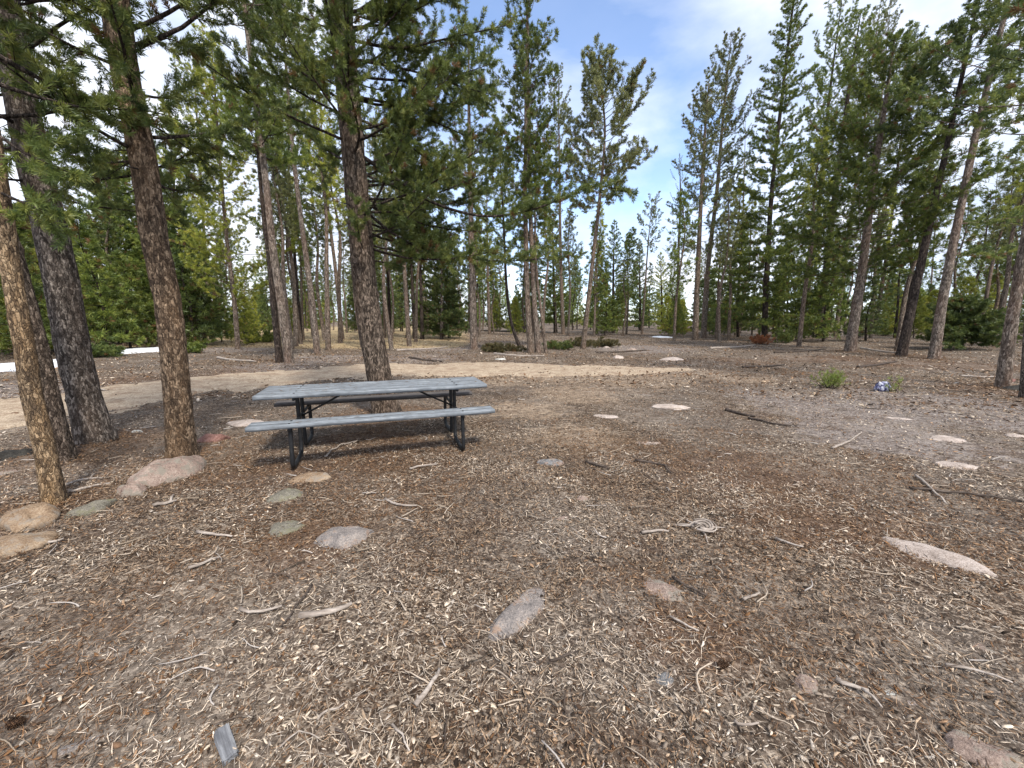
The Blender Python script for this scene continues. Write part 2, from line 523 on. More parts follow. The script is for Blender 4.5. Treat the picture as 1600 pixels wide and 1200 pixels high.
def catmull(pts, step):
    P = np.asarray(pts, float)
    if len(P) == 2:
        n = max(2, int(np.linalg.norm(P[1] - P[0]) / step))
        return P[0] + (P[1] - P[0]) * np.linspace(0, 1, n + 1)[:, None]
    Q = np.vstack([2 * P[0] - P[1], P, 2 * P[-1] - P[-2]])
    out = []
    for k in range(1, len(Q) - 2):
        n = max(2, int(np.linalg.norm(Q[k + 1] - Q[k]) / step))
        for t in np.linspace(0, 1, n, endpoint=False):
            a, b, c, d = Q[k - 1], Q[k], Q[k + 1], Q[k + 2]
            out.append(0.5 * (2 * b + (c - a) * t + (2 * a - 5 * b + 4 * c - d) * t * t + (3 * b - a - 3 * c + d) * t ** 3))
    out.append(P[-1])
    return np.array(out)


# ------------------------------------------------------------------ needles and crowns
def needles(P, D, S, K, nl, nw, rs, spread=(0.5, 1.15)):
    """bottle-brush tufts: P base, D unit direction, S brush length. returns verts, tris, attr"""
    N = len(P)
    if N == 0: return np.zeros((0, 3)), np.zeros((0, 3), int), np.zeros(0)
    u = rs.random((N, K, 1))
    base = P[:, None, :] + D[:, None, :] * S[:, None, None] * u
    r = rs.normal(size=(N, K, 3))
    r -= (r * D[:, None, :]).sum(-1, keepdims=True) * D[:, None, :]
    r /= np.linalg.norm(r, axis=-1, keepdims=True) + 1e-9
    ang = rs.uniform(spread[0], spread[1], (N, K, 1))
    d = D[:, None, :] * np.cos(ang) + r * np.sin(ang)
    L = nl * rs.uniform(0.65, 1.15, (N, K, 1))
    side = np.cross(d, rs.normal(size=(N, K, 3))); side /= np.linalg.norm(side, axis=-1, keepdims=True) + 1e-9
    w = nw * rs.uniform(0.7, 1.2, (N, K, 1)) * 0.5
    mid = base + d * L * 0.45
    tip = base + d * L
    a = mid - side * w; b = mid + side * w
    V = np.stack([base, a, tip, b], 2).reshape(-1, 3)
    M = N * K
    i = np.arange(M) * 4
    q = np.stack([i, i + 1, i + 2, i + 3], -1)
    tv = np.clip(rs.beta(2, 2, (N, 1)) * 0.95 + rs.normal(size=(N, K)) * 0.10, 0, 0.92)
    dead = rs.random((N, 1)) < 0.035
    tv = np.where(dead, 1.0, tv)
    return V, q, np.repeat(tv.ravel(), 4)


class Crown:
    def __init__(s, seed): s.rs = np.random.default_rng(seed); s.P = []; s.D = []; s.S = []; s.wood = Acc()

    def limb(s, pts, r0, fstart, twig, tsp, twsp, tl, wood=True, flat=0.5, twigwood=True, nseg=5, up=0.15):
        """a branch along pts with side twigs carrying tufts"""
        rs = s.rs
        P = np.asarray(pts); n = len(P)
        seg = np.linalg.norm(np.diff(P, axis=0), axis=1); cum = np.concatenate([[0], np.cumsum(seg)]); L = cum[-1]
        if wood:
            rad = r0 * (1 - 0.82 * cum / L)
            v, q, t = tube(P, rad, nseg)
            s.wood.add(v, q, t)

        def at(f):
            x = f * L; k = min(n - 2, int(np.searchsorted(cum, x, side='right') - 1)); u = (x - cum[k]) / max(seg[k], 1e-6)
            return P[k] + (P[k + 1] - P[k]) * u, (P[k + 1] - P[k]) / max(seg[k], 1e-6)
        f = fstart
        side = 1
        while f < 1.0:
            p, d = at(f)
            sv = np.cross(d, [0, 0, 1.0]); ln = np.linalg.norm(sv)
            sv = sv / ln if ln > 1e-3 else np.array([1.0, 0, 0])
            upv = np.cross(sv, d)
            a = rs.uniform(0.5, 1.15); rollv = rs.normal() * (1 - flat) * 1.6
            lat = side * sv * cos(rollv) + upv * sin(rollv)
            td = d * cos(a) + lat * sin(a) + np.array([0, 0, up]); td /= np.linalg.norm(td)
            tlen = twig * rs.uniform(0.5, 1.2) * (1.0 - 0.55 * max(0, (f - 0.35)) / 0.65)
            k = max(1, int(tlen / tsp))
            for j in range(k):
                g = (j + 0.6) / k
                q = p + td * tlen * g + np.array([0, 0, tlen * 0.18 * g * g])
                dd = td + rs.normal(size=3) * 0.38; dd /= np.linalg.norm(dd)
                s.P.append(q - dd * tl * 0.3); s.D.append(dd); s.S.append(tl * rs.uniform(0.8, 1.3))
            if wood and twigwood and tlen > 0.08:
                v, qd, t = tube(np.array([p, p + td * tlen * 0.5, p + td * tlen + np.array([0, 0, tlen * .18])]), [r0 * .22, r0 * .16, r0 * .08], 3, False)
                s.wood.add(v, qd)
            side = -side
            f += twsp / L * rs.uniform(0.7, 1.3)
        p, d = at(0.999)
        for j in range(3):
            dd = d + rs.normal(size=3) * 0.25; dd /= np.linalg.norm(dd)
            s.P.append(p); s.D.append(dd); s.S.append(tl)

    def leader(s, top, n, tl):
        for j in range(n):
            dd = np.array([0, 0, 1.0]) + s.rs.normal(size=3) * 0.5; dd /= np.linalg.norm(dd)
            s.P.append(np.asarray(top) - np.array([0, 0, tl * j * 0.25])); s.D.append(dd); s.S.append(tl)

    def grow(s, curve, H, cb, L0, nb, style='pine', tsp=0.07, twsp=0.12, tl=0.08, twig=0.3, r0=0.018, wood=True, twigwood=True, bias=None, gapf=0.0, rtrunk=0.05):
        rs = s.rs
        ga = rs.uniform(0, 6.28)
        for i in range(nb):
            t = (i + rs.random()) / nb
            z = cb + t * (H - cb) * 0.985
            sfr = (z - cb) / (H - cb)
            if style == 'pine':
                L = L0 * (1 - sfr) ** 0.5 * (0.55 + 0.45 * min(1, sfr * 4 + 0.5)) * rs.uniform(0.55, 1.3)
                el = rs.uniform(-0.35, 0.35) + sfr * 0.6; curl = 0.10
            elif style == 'column':                      # lodgepole: short branches, ragged
                L = L0 * (1 - sfr) ** 0.38 * (0.65 + 0.5 * vnoise(sfr * 9, i * 0.0, 3)) * rs.uniform(0.5, 1.3)
                el = rs.uniform(-0.25, 0.3) + sfr * 0.7; curl = 0.13
            elif style == 'spruce':
                L = L0 * (1 - sfr) ** 0.8 * rs.uniform(0.6, 1.12)
                el = rs.uniform(-0.35, 0.0) + sfr * 0.7; curl = 0.07
            else:                                        # bush
                L = L0 * (1 - 0.75 * sfr) * rs.uniform(0.6, 1.1)
                el = rs.uniform(-0.05, 0.5) + sfr * 0.6; curl = 0.1
            if L < 0.06: L = 0.06
            az = ga + i * 2.399 + rs.normal() * 0.3
            if bias is not None and rs.random() < bias[1]:
                az = bias[0] + rs.normal() * 0.7
            if rs.random() < gapf: continue
            x, y = curve(z)
            p = np.array([x, y, z]); pts = [p]
            ns = 6
            for k in range(ns):
                d = np.array([cos(az) * cos(el), sin(az) * cos(el), sin(el)])
                p = p + d * L / ns; pts.append(p)
                el = min(1.2, el + curl * rs.uniform(0.2, 1.8)); az += rs.normal() * 0.09
            bare = 0.25 if style in ('pine', 'column') else 0.08
            s.limb(np.array(pts), min(r0, 0.004 + r0 * (L / max(L0, .1)) ** 1.2), bare + rs.uniform(0, 0.15), twig * (0.5 + 0.5 * min(1.2, L / L0)), tsp, twsp, tl, wood, 0.35 if style != 'spruce' else 0.7, twigwood)

    def deadwood(s, curve, z0, z1, n, L, r=0.008):
        rs = s.rs
        for i in range(n):
            z = rs.uniform(z0, z1); az = rs.uniform(0, 6.28); el = rs.uniform(-0.4, 0.3)
            x, y = curve(z); p = np.array([x, y, z]); pts = [p]; l = L * rs.uniform(0.3, 1.1)
            for k in range(4):
                p = p + np.array([cos(az) * cos(el), sin(az) * cos(el), sin(el)]) * l / 4; pts.append(p)
                az += rs.normal() * 0.15; el += rs.normal() * 0.12
            v, q, t = tube(np.array(pts), r * np.linspace(1, 0.25, 5), 4); s.wood.add(v, q, t)

    def needles_mesh(s, name, K, nl, nw, spread=(0.5, 1.15)):
        P, D, S = np.array(s.P), np.array(s.D), np.array(s.S)
        V, q, a = needles(P, D, S, K, nl, nw, s.rs, spread)
        me = make_mesh(name, V, q, smooth=False)
        fattr(me, "v", a)
        return me


def trunk_mesh(path, radii, nseg, step, bark=0.05, flare=0.35, seed=0, fh=0.25, knots=0):
    """path from ground up (local). bark relief is real geometry"""
    P = catmull(path, step)
    cum = np.concatenate([[0], np.cumsum(np.linalg.norm(np.diff(P, axis=0), axis=1))])
    src = np.concatenate([[0], np.cumsum(np.linalg.norm(np.diff(np.asarray(path), axis=0), axis=1))])
    R = np.interp(cum / cum[-1] * src[-1], src, radii)
    R = R * (1 + flare * np.exp(-np.maximum(cum - 0.08, 0) / fh))
    a = np.linspace(0, 1, nseg, endpoint=False)
    A, Z = np.meshgrid(a, cum)
    ax = np.cos(A * 2 * pi); ay = np.sin(A * 2 * pi)
    sc = max(0.02, radii[0] * 0.28)
    q1 = fbm(ax * radii[0] / sc + 7 + ay * 1.7, ay * radii[0] / sc + Z / (sc * 2.6) + ax, seed, 3)
    q2 = fbm(ax * 1.3 + 3, ay * 1.3 + Z * 0.8, seed + 5, 2)
    nz = 1 + (q1 - 0.5) * bark * 2 + (q2 - 0.5) * 0.10
    # root lobes at the foot
    lob = 0.24 * np.exp(-Z / (fh * 0.7)) * np.cos(A * 2 * pi * 5 + seed) * flare / 0.35
    rs = np.random.default_rng(seed)
    for k in range(knots):
        kz = rs.uniform(0.3, cum[-1] * .7); ka = rs.random(); kr = rs.uniform(0.015, 0.035)
        da = np.abs(A - ka); da = np.minimum(da, 1 - da) * 2 * pi * radii[0]
        nz += 0.16 * np.exp(-((da / kr) ** 2 + ((Z - kz) / (kr * 1.2)) ** 2))
    v, q, t = tube(P, R, nseg, True, nz + lob)
    return make_mesh("trunk", v, [q, t])


CROWN_SPEC = {   # needle count, needle length, needle width, tuft spacing, twig spacing, tuft length
    'near': dict(K=62, nl=0.058, nw=0.0072, tsp=0.055, twsp=0.062, tl=0.085, twig=0.42),
    'mid':  dict(K=30, nl=0.125, nw=0.023, tsp=0.105, twsp=0.12, tl=0.13, twig=0.55),
    'far':  dict(K=20, nl=0.20, nw=0.032, tsp=0.19, twsp=0.20, tl=0.17, twig=0.55),
}


def build_tree(label, pix, width, top=None, H=None, crown_y=None, cb=None, half=60, style='column', nb=70, bark='pale',
               leaf='olive', lod='mid', rtop=0.25, dead=8, name="pine_tree", cat="pine tree", group=None, seed=1, bias=None,
               limbs=(), gapf=0.0, basepos=None, twig=None, flare=0.22, Lm=None, knots=0, dense=1.0, growH=None, mound=None, deadL=0.6, deadz=None):
    """pix: pixels along the trunk, first one at the foot"""
    base = ground(*pix[0]) if basepos is None else np.array(basepos, float)
    Y = base[1]
    pts = [base] + [at_y(px, py, Y) for px, py in pix[1:]]
    if top is not None:
        pts.append(at_y(top[0], top[1], Y)); H = pts[-1][2] - base[2]
    else:
        d = pts[-1] - pts[-2] if len(pts) > 1 else np.array([0, 0, 1.0])
        d = d / max(d[2], 1e-3)
        d[:2] *= 0.8
        if pts[-1][2] < base[2] + H - 0.3:
            pts.append(pts[-1] + d * (base[2] + H - pts[-1][2]))
    pts = np.array(pts); loc = pts - base
    H = loc[-1][2]
    root = empty(name, base, label, cat, group)
    r0 = px2m(base, width) / 2 * (1.10 if lod == 'near' else 0.80) * zdepth(base) / math.hypot(base[0], zdepth(base))
    zz = loc[:, 2]
    rad = r0 * (1 - (1 - rtop) * np.clip(zz / H, 0, 1) ** 0.9)
    rad[-1] = max(0.012, r0 * 0.08)
    path = np.vstack([[0, 0, -0.18], loc])
    near = lod == 'near'
    tm = trunk_mesh(path, np.concatenate([[r0], rad]), 72 if near else (20 if lod == 'mid' else 10), 0.028 if near else 0.15,
                    0.075 if near else 0.06, flare, seed, 0.25 if near else 0.3, knots)
    obj("trunk", tm, BARK[bark], root)

    def curve(z):
        return np.interp(z, zz, loc[:, 0]), np.interp(z, zz, loc[:, 1])
    if cb is None:
        cb = at_y(pix[0][0], crown_y, Y)[2] - base[2]
    L0 = Lm if Lm else px2m(base, half)
    sp = dict(CROWN_SPEC[lod])
    if twig: sp['twig'] = twig
    sp['tsp'] /= dense; sp['twsp'] /= dense
    c = Crown(seed)
    c.grow(curve, H if growH is None else growH, max(0.1, cb), L0, nb, style, sp['tsp'], sp['twsp'], sp['tl'], min(sp['twig'], L0 * 0.55), 0.022 if near else 0.02,
           True, near, bias, gapf)
    if growH is None: c.leader(loc[-1], 6, sp['tl'])
    if dead: c.deadwood(curve, *(deadz or (0.35 * cb, cb + 0.25 * (H - cb))), dead, deadL, 0.009 if near else 0.012)
    for lb in limbs:
        lp = [np.array([*curve(at_y(lb['p'][0][0], lb['p'][0][1], Y)[2] - base[2]), at_y(lb['p'][0][0], lb['p'][0][1], Y)[2] - base[2]])]
        m = len(lb['p'])
        for k, (px, py) in enumerate(lb['p'][1:], 1):
            yy = Y + lb.get('dy', 0) * k / (m - 1)
            lp.append(at_y(px, py, yy) - base)
        c.limb(catmull(lp, 0.12), lb.get('r', 0.03), lb.get('f', 0.3), lb.get('twig', 0.35), sp['tsp'], sp['twsp'] * 0.8, sp['tl'], True, 0.3, near)
    obj("crown", c.needles_mesh("crown", sp['K'], sp['nl'], sp['nw']), NEED[leaf], root)
    if c.wood.n:
        obj("branches", c.wood.mesh("branches"), BARK['dark' if bark in ('grey', 'dark', 'brown', 'orange', 'tan') else 'rose'], root)
    return root


# ------------------------------------------------------------------ near trunk feet raise the floor a little
for (px, py) in ((85, 785), (95, 718), (150, 690), (282, 718), (603, 645)):
    g = ground(px, py)
    MOUNDS.append((g[0], g[1], 0.45, 0.05))
for (px, py) in ((447, 567), (1330, 550), (1408, 556), (1460, 560), (1565, 605), (1090, 530)):
    g = ground(px, py)
    MOUNDS.append((g[0], g[1], 0.7, 0.06))

# ------------------------------------------------------------------ ground sheet
def road_value(x, y):
    """>0 inside the dirt road; its centre line bends from the left foreground to the right background"""
    cl = np.array([ground(px, py)[:2] for px, py in ((-260, 700), (0, 648), (180, 618), (360, 596), (560, 580), (760, 575), (900, 579), (1060, 577))])
    wd = np.array([px2m(np.array([c[0], c[1], 0]), 1) for c in cl])
    hw = np.array([1.3, 1.4, 1.4, 1.4, 1.5, 1.6, 1.3, 0.4])
    C = catmull(np.c_[cl, hw], 0.3)
    best = np.full(np.shape(x), -9.0)
    for cx, cy, h in C:
        best = np.maximum(best, 1 - np.hypot(x - cx, y - cy) / h)
    return best + (fbm(x / 0.9, y / 0.9, 21, 4) - 0.5) * 1.0 + (fbm(x / 0.22, y / 0.22, 25, 3) - 0.5) * 0.35


n = 430
u = np.linspace(-1, 1, n)
gx = np.sinh(u * 5.6) / np.sinh(5.6) * 420
v_ = np.linspace(-0.62, 1, n)
gy = np.sinh(v_ * 5.6) / np.sinh(5.6) * 420 + 2.5
X, Y = np.meshgrid(gx, gy)
Z = hgt(X, Y)
V = np.stack([X, Y, Z], -1).reshape(-1, 3)
i, j = np.meshgrid(np.arange(n - 1), np.arange(n - 1), indexing='ij')
Q = np.stack([i * n + j, i * n + j + 1, (i + 1) * n + j + 1, (i + 1) * n + j], -1).reshape(-1, 4)
me = make_mesh("ground", V, Q)
x, y = V[:, 0], V[:, 1]
r = np.hypot(x, y)
nz = np.zeros(len(V))
for px, py, rr in ((85, 785, .6), (95, 718, .7), (150, 690, .9), (282, 718, .9), (603, 645, 1.0), (560, 700, 1.0), (1330, 560, 1.6), (1420, 570, 1.7), (1500, 570, 2.0),
                   (1565, 610, 1.3), (1150, 565, 1.6), (1250, 560, 1.6), (230, 590, 1.5), (320, 585, 1.5), (1250, 790, 0.8), (1320, 820, .6), (460, 720, .7), (1180, 745, .9), (1080, 1000, .3), (480, 850, .4)):
    g = ground(px, py)
    nz = np.maximum(nz, np.exp(-((x - g[0]) ** 2 + (y - g[1]) ** 2) / (rr * rr)))
sz = np.zeros(len(V))
for px, py, rr in ((860, 585, 2.2), (960, 590, 2.2), (1080, 582, 1.8), (760, 595, 1.5), (650, 590, 1.2), (900, 615, 1.3), (1150, 590, 1.2), (820, 640, 0.9), (900, 680, .8)):
    g = ground(px, py)
    sz = np.maximum(sz, 0.85 * np.exp(-((x - g[0]) ** 2 + (y - g[1]) ** 2) / (rr * rr)))
gz = np.zeros(len(V))
for px, py, rr in ((1450, 630, 1.8), (1300, 640, 1.4), (1550, 650, 1.5), (1380, 680, 1.2), (640, 560, 2.0), (520, 560, 2.0), (420, 575, 1.5), (1220, 620, 1.0), (700, 545, 2), (20, 610, 1.6), (1000, 545, 3), (340, 545, 3)):
    g = ground(px, py)
    gz = np.maximum(gz, np.exp(-((x - g[0]) ** 2 + (y - g[1]) ** 2) / (rr * rr)))
mz = sm(18, 24, y) * sm(-0.05, -0.18, x / np.maximum(y, 1)) * sm(90, 50, y)
fattr(me, "needlezone", nz); fattr(me, "sandzone", sz); fattr(me, "greyzone", gz); fattr(me, "meadowzone", mz)
tag(obj("ground", me, M_GROUND), kind="structure")

# dirt road: its own sheet a few millimetres above the ground, on a finer grid of its own
lo = ground(-260, 700); hi = ground(1120, 560)
rx = np.arange(-15, 7.5, 0.06); ry = np.arange(2.5, 16.5, 0.06)
RX, RY = np.meshgrid(rx, ry)
rv = road_value(RX, RY)
# thickness fades below the floor at the rim, so the edge is irregular and soft
gzr = np.zeros_like(RX)
ZI = np.empty_like(RX)
ix = np.clip(np.searchsorted(gx, RX.ravel()) - 1, 0, n - 2); iy = np.clip(np.searchsorted(gy, RY.ravel()) - 1, 0, n - 2)
fx = (RX.ravel() - gx[ix]) / (gx[ix + 1] - gx[ix]); fy = (RY.ravel() - gy[iy]) / (gy[iy + 1] - gy[iy])
zb = (Z[iy, ix] * (1 - fx) + Z[iy, ix + 1] * fx) * (1 - fy) + (Z[iy + 1, ix] * (1 - fx) + Z[iy + 1, ix + 1] * fx) * fy
ZR = zb.reshape(RX.shape) + np.clip((rv - 0.02) * 0.10, -0.02, 0.022)
m, k = RX.shape
vi, vj = np.meshgrid(np.arange(m - 1), np.arange(k - 1), indexing='ij')
keep = (rv[:-1, :-1] > -0.08)
vi, vj = vi[keep], vj[keep]
Q = np.stack([vi * k + vj, vi * k + vj + 1, (vi + 1) * k + vj + 1, (vi + 1) * k + vj], -1)
us, inv = np.unique(Q, return_inverse=True)
VR = np.stack([RX, RY, ZR], -1).reshape(-1, 3)[us]
tag(obj("dirt_road", make_mesh("dirt_road", VR, inv.reshape(-1, 4)), M_ROAD), kind="structure")


def gsurf(x, y):
    return hgt(x, y)


# old snow lying beyond the road on the left and one scrap straight ahead
def snow(cx, cy, ax, ay, hh, seed):
    g = np.linspace(-1.25, 1.25, 60)
    A, B = np.meshgrid(g, g)
    rr = np.hypot(A, B) + (fbm(A * 1.7 + seed, B * 1.7, seed, 4) - 0.5) * 0.9
    xx = cx + A * ax; yy = cy + B * ay
    zz = hgt(xx, yy) + np.clip((1 - rr) * hh * 2.2, -0.03, hh) - 0.01
    vi, vj = np.meshgrid(np.arange(59), np.arange(59), indexing='ij')
    kp = rr[:-1, :-1] < 1.1
    vi, vj = vi[kp], vj[kp]
    q = np.stack([vi * 60 + vj, vi * 60 + vj + 1, (vi + 1) * 60 + vj + 1, (vi + 1) * 60 + vj], -1)
    us, inv = np.unique(q, return_inverse=True)
    vv = np.stack([xx, yy, zz], -1).reshape(-1, 3)[us]
    tag(obj("snow", make_mesh("snow", vv, inv.reshape(-1, 4)), M_SNOW), kind="structure")


for (px, py, wx, wy, hh, sd) in ((15, 574, 90, 1.2, 0.10, 3), (82, 566, 35, 1.0, 0.08, 5), (205, 549, 45, 2.2, 0.12, 8), (1034, 527, 16, 0.8, 0.10, 12)):
    g = ground(px, py)
    snow(g[0], g[1], px2m(g, wx), wy, hh, sd)

# ------------------------------------------------------------------ litter on the floor
PAL = np.array([(0.70, 0.61, 0.51), (0.45, 0.35, 0.26), (0.34, 0.245, 0.17), (0.27, 0.23, 0.195), (0.17, 0.108, 0.07),
                (0.20, 0.11, 0.055), (0.085, 0.055, 0.038), (0.040, 0.029, 0.022), (0.36, 0.24, 0.155), (0.60, 0.55, 0.50)])


def litter_xy(n_, rmin, rmax, p, rs, az=1.15):
    r_ = (rmin ** p + rs.random(n_) * (rmax ** p - rmin ** p)) ** (1 / p)
    a_ = rs.uniform(-az, az, n_)
    return r_ * np.sin(a_), r_ * np.cos(a_), r_


def palette(x, y, rs, N):
    warm = fbm(x / 0.9, y / 0.9, 31, 4); pale = fbm(x / 0.55 + 9, y / 0.55, 47, 4)
    w = np.tile(np.array([.11, .12, .13, .14, .15, .07, .14, .12, .05, .06]), (N, 1))
    w[:, [0, 9, 3]] *= (0.15 + 3.6 * sm(0.42, 0.66, pale))[:, None] * (0.55 + 1.0 * sm(3.0, 1.2, np.hypot(x, y)))[:, None]
    w[:, [4, 5, 8]] *= (0.4 + 3.2 * sm(0.45, 0.62, warm))[:, None]
    cw = np.cumsum(w / w.sum(1, keepdims=True), 1)
    return PAL[(rs.random(N)[:, None] > cw).sum(1).clip(0, 9)]


def chips(name, N, rmin, rmax, p, lmin, lmax, asp, lift, seed, grow=0.0, thick=False):
    rs = np.random.default_rng(seed)
    x, y, r_ = litter_xy(N, rmin, rmax, p, rs)
    keep = (road_keep(x, y) < 0.05) | (rs.random(N) < 0.10 + 0.55 * sm(-1.5, 3.0, x))
    bare = fbm(x / 0.45, y / 0.45, 77, 3)
    keep &= (bare > 0.36) | (rs.random(N) < 0.55)
    x, y, r_ = x[keep], y[keep], r_[keep]; N = len(x)
    L = (lmin * (lmax / lmin) ** (rs.random(N) ** 2.6)) * (1 + grow * np.maximum(0, r_ - 3))
    gr_ = sm(0.40, 0.62, fbm(x / 0.8 + 4, y / 0.8, 63, 3))[:]          # crumbly patches and sliver patches
    W = L * (rs.uniform(*asp, N) * (0.55 + 0.75 * gr_)); L = L * (1.1 - 0.35 * gr_)
    W = np.minimum(W, L * 0.52)
    W = np.maximum(W, 0.0022 * (1 + 0.35 * np.maximum(0, r_ - 2)))
    a = rs.uniform(0, 2 * pi, N); tilt = rs.normal(size=N) * 0.30; roll = rs.normal(size=N) * 0.45
    d = np.stack([np.cos(a) * np.cos(tilt), np.sin(a) * np.cos(tilt), np.sin(tilt)], -1)
    s = np.stack([-np.sin(a) * np.cos(roll), np.cos(a) * np.cos(roll), np.sin(roll)], -1)
    c = np.stack([x, y, hgt(x, y) + lift * rs.random(N) + np.abs(np.sin(tilt)) * L * 0.35 + 0.001], -1)
    up = np.cross(d, s)
    bend = rs.normal(size=N) * 0.06 * L
    lat = rs.normal(size=N) * 0.05 * L
    cs = []
    for k, (f, wf) in enumerate(((-0.5, 0.45), (-0.12, 1.0), (0.22, 0.9), (0.5, 0.35))):
        wj = W * wf * rs.uniform(0.65, 1.25, N) * 0.5
        mid = c + d * (f * L)[:, None] + up * (bend * (1 - 4 * f * f))[:, None] + s * (lat * (1 - 4 * f * f))[:, None]
        cs += [mid - s * wj[:, None], mid + s * wj[:, None]]
    V = np.stack(cs, 1)
    th = np.maximum(0.0012, W * 0.22)
    if thick:
        low = V - up[:, None, :] * th[:, None, None]
        V = np.concatenate([V, low], 1)
    m_ = V.shape[1]
    i = np.arange(N)[:, None, None] * m_
    top = np.array([[0, 2, 3, 1], [2, 4, 5, 3], [4, 6, 7, 5]])
    if thick:
        rim = [[0, 8, 10, 2], [2, 10, 12, 4], [4, 12, 14, 6], [1, 3, 11, 9], [3, 5, 13, 11], [5, 7, 15, 13], [0, 1, 9, 8], [6, 14, 15, 7]]
        top = np.vstack([top, rim])
    Q = (i + top[None]).reshape(-1, 4)
    me = make_mesh(name, V.reshape(-1, 3), Q, smooth=False)
    col = palette(x, y, rs, N) * rs.uniform(0.5, 1.16, (N, 1)) * np.array([1.02, 0.97, 0.91])
    cattr(me, "col", np.repeat(col, m_, 0))
    return me


RVC = rv


def road_keep(x, y):
    ix = np.clip(((x - rx[0]) / 0.06).astype(int), 0, len(rx) - 1); iy = np.clip(((y - ry[0]) / 0.06).astype(int), 0, len(ry) - 1)
    inside = (x > rx[0]) & (x < rx[-1]) & (y > ry[0]) & (y < ry[-1])
    return np.where(inside, RVC[iy, ix], -9)


o = obj("wood_chips", chips("wood_chips", 120000, 0.55, 5.2, 1.35, 0.006, 0.034, (0.25, 0.8), 0.012, 5, thick=True), M_CHIP)
tag(o, "pale and brown wood chips and bark flakes strewn over the near forest floor", "wood chips", kind="stuff")
o = obj("bark_litter", chips("bark_litter", 230000, 3.4, 17, 1.15, 0.009, 0.034, (0.25, 0.8), 0.010, 6, grow=0.05), M_CHIP)
tag(o, "fine bark and chip litter covering the clearing around and beyond the table", "bark litter", kind="stuff")
o = obj("pine_needles", chips("pine_needles", 85000, 0.55, 6.0, 1.3, 0.03, 0.07, (0.03, 0.05), 0.014, 7), M_CHIP)
tag(o, "dry fallen pine needles mixed among the chips on the forest floor", "fallen needles", kind="stuff")


o = obj("woodland_debris", chips("woodland_debris", 90000, 9, 45, 1.0, 0.03, 0.13, (0.15, 0.7), 0.03, 8, thick=True), M_CHIP)
tag(o, "bark pieces, stones and broken wood strewn under the far trees", "debris", kind="stuff")


rs = np.random.default_rng(123)
hx, hy = [], []
for (px, py, rr, cnt) in ((85, 785, .35, 2200), (96, 718, .4, 2200), (150, 690, .5, 4000), (284, 718, .45, 4500), (603, 645, .5, 4500), (1567, 605, .6, 3000), (1459, 561, .7, 3000), (1408, 556, .7, 2500), (1328, 549, .7, 2500)):
    g = ground(px, py); a_ = rs.uniform(0, 6.28, cnt); r_ = 0.08 + np.abs(rs.normal(size=cnt)) * rr
    hx.append(g[0] + np.cos(a_) * r_); hy.append(g[1] + np.sin(a_) * r_)
HX, HY = np.concatenate(hx), np.concatenate(hy)
_sv = litter_xy
litter_xy = lambda n_, a, b, c, r, az=1.15: (HX, HY, np.hypot(HX, HY))
me = chips("trunk_litter", len(HX), 0, 0, 1, 0.012, 0.05, (0.08, 0.4), 0.03, 9)
litter_xy = _sv
cattr_name = me.attributes["col"]
cc = np.zeros(len(me.vertices) * 4, dtype=np.float32); cattr_name.data.foreach_get("color", cc); cc = cc.reshape(-1, 4)
cc[:, :3] = cc[:, :3] * 0.35 + np.array([0.12, 0.068, 0.036]); cattr_name.data.foreach_set("color", cc.ravel())
tag(obj("trunk_litter", me, M_CHIP), "brown needles and bark flakes heaped round the feet of the near trunks", "needle litter", kind="stuff")


def stick_pts(a, b, rs, bend=0.08, nseg=9):
    a = np.asarray(a, float); b = np.asarray(b, float); L = np.linalg.norm(b - a)
    s_ = np.cross(b - a, [0, 0, 1.0]); s_ /= np.linalg.norm(s_) + 1e-9
    t = np.linspace(0, 1, nseg)
    off = np.sin(t * pi) * rs.normal() * bend * L + np.interp(t, np.linspace(0, 1, 5), rs.normal(size=5) * bend * 0.25 * L)
    off -= off[0] * (1 - t) + off[-1] * t
    return a + (b - a) * t[:, None] + s_ * off[:, None]


rs = np.random.default_rng(99)
acc = Acc(); cols = []
xs, ys, rr_ = litter_xy(1700, 0.7, 13, 1.3, rs)
for x, y, r_ in zip(xs, ys, rr_):
    if road_keep(np.array([x]), np.array([y]))[0] > 0: continue
    L = rs.uniform(0.04, 0.16) * (1 + 0.04 * r_); a = rs.uniform(0, 6.28)
    e = np.array([x + cos(a) * L, y + sin(a) * L])
    P = stick_pts([x, y, 0], [e[0], e[1], 0], rs, 0.12, 6)
    P[:, 2] = hgt(P[:, 0], P[:, 1]) + 0.012 + rs.uniform(0, 0.012) + np.linspace(0, rs.uniform(0, 0.02), 6)
    rd = rs.uniform(0.0013, 0.0042) * (1 + 0.10 * r_)
    v, q, t = tube(P, rd * np.linspace(1, 0.5, 6), 4)
    acc.add(v, q, t)
    cols.append(np.repeat((np.array([(0.42, 0.35, 0.28), (0.30, 0.24, 0.18), (0.10, 0.075, 0.06), (0.42, 0.38, 0.35), (0.05, 0.04, 0.03)])[rs.choice(5, p=[.3, .25, .2, .15, .1])] * rs.uniform(.8, 1.15))[None], len(v), 0))
me = acc.mesh("twigs"); cattr(me, "col", np.concatenate(cols))
tag(obj("twigs", me, M_CHIP), "loose thin twigs scattered all over the forest floor", "twigs", kind="stuff")


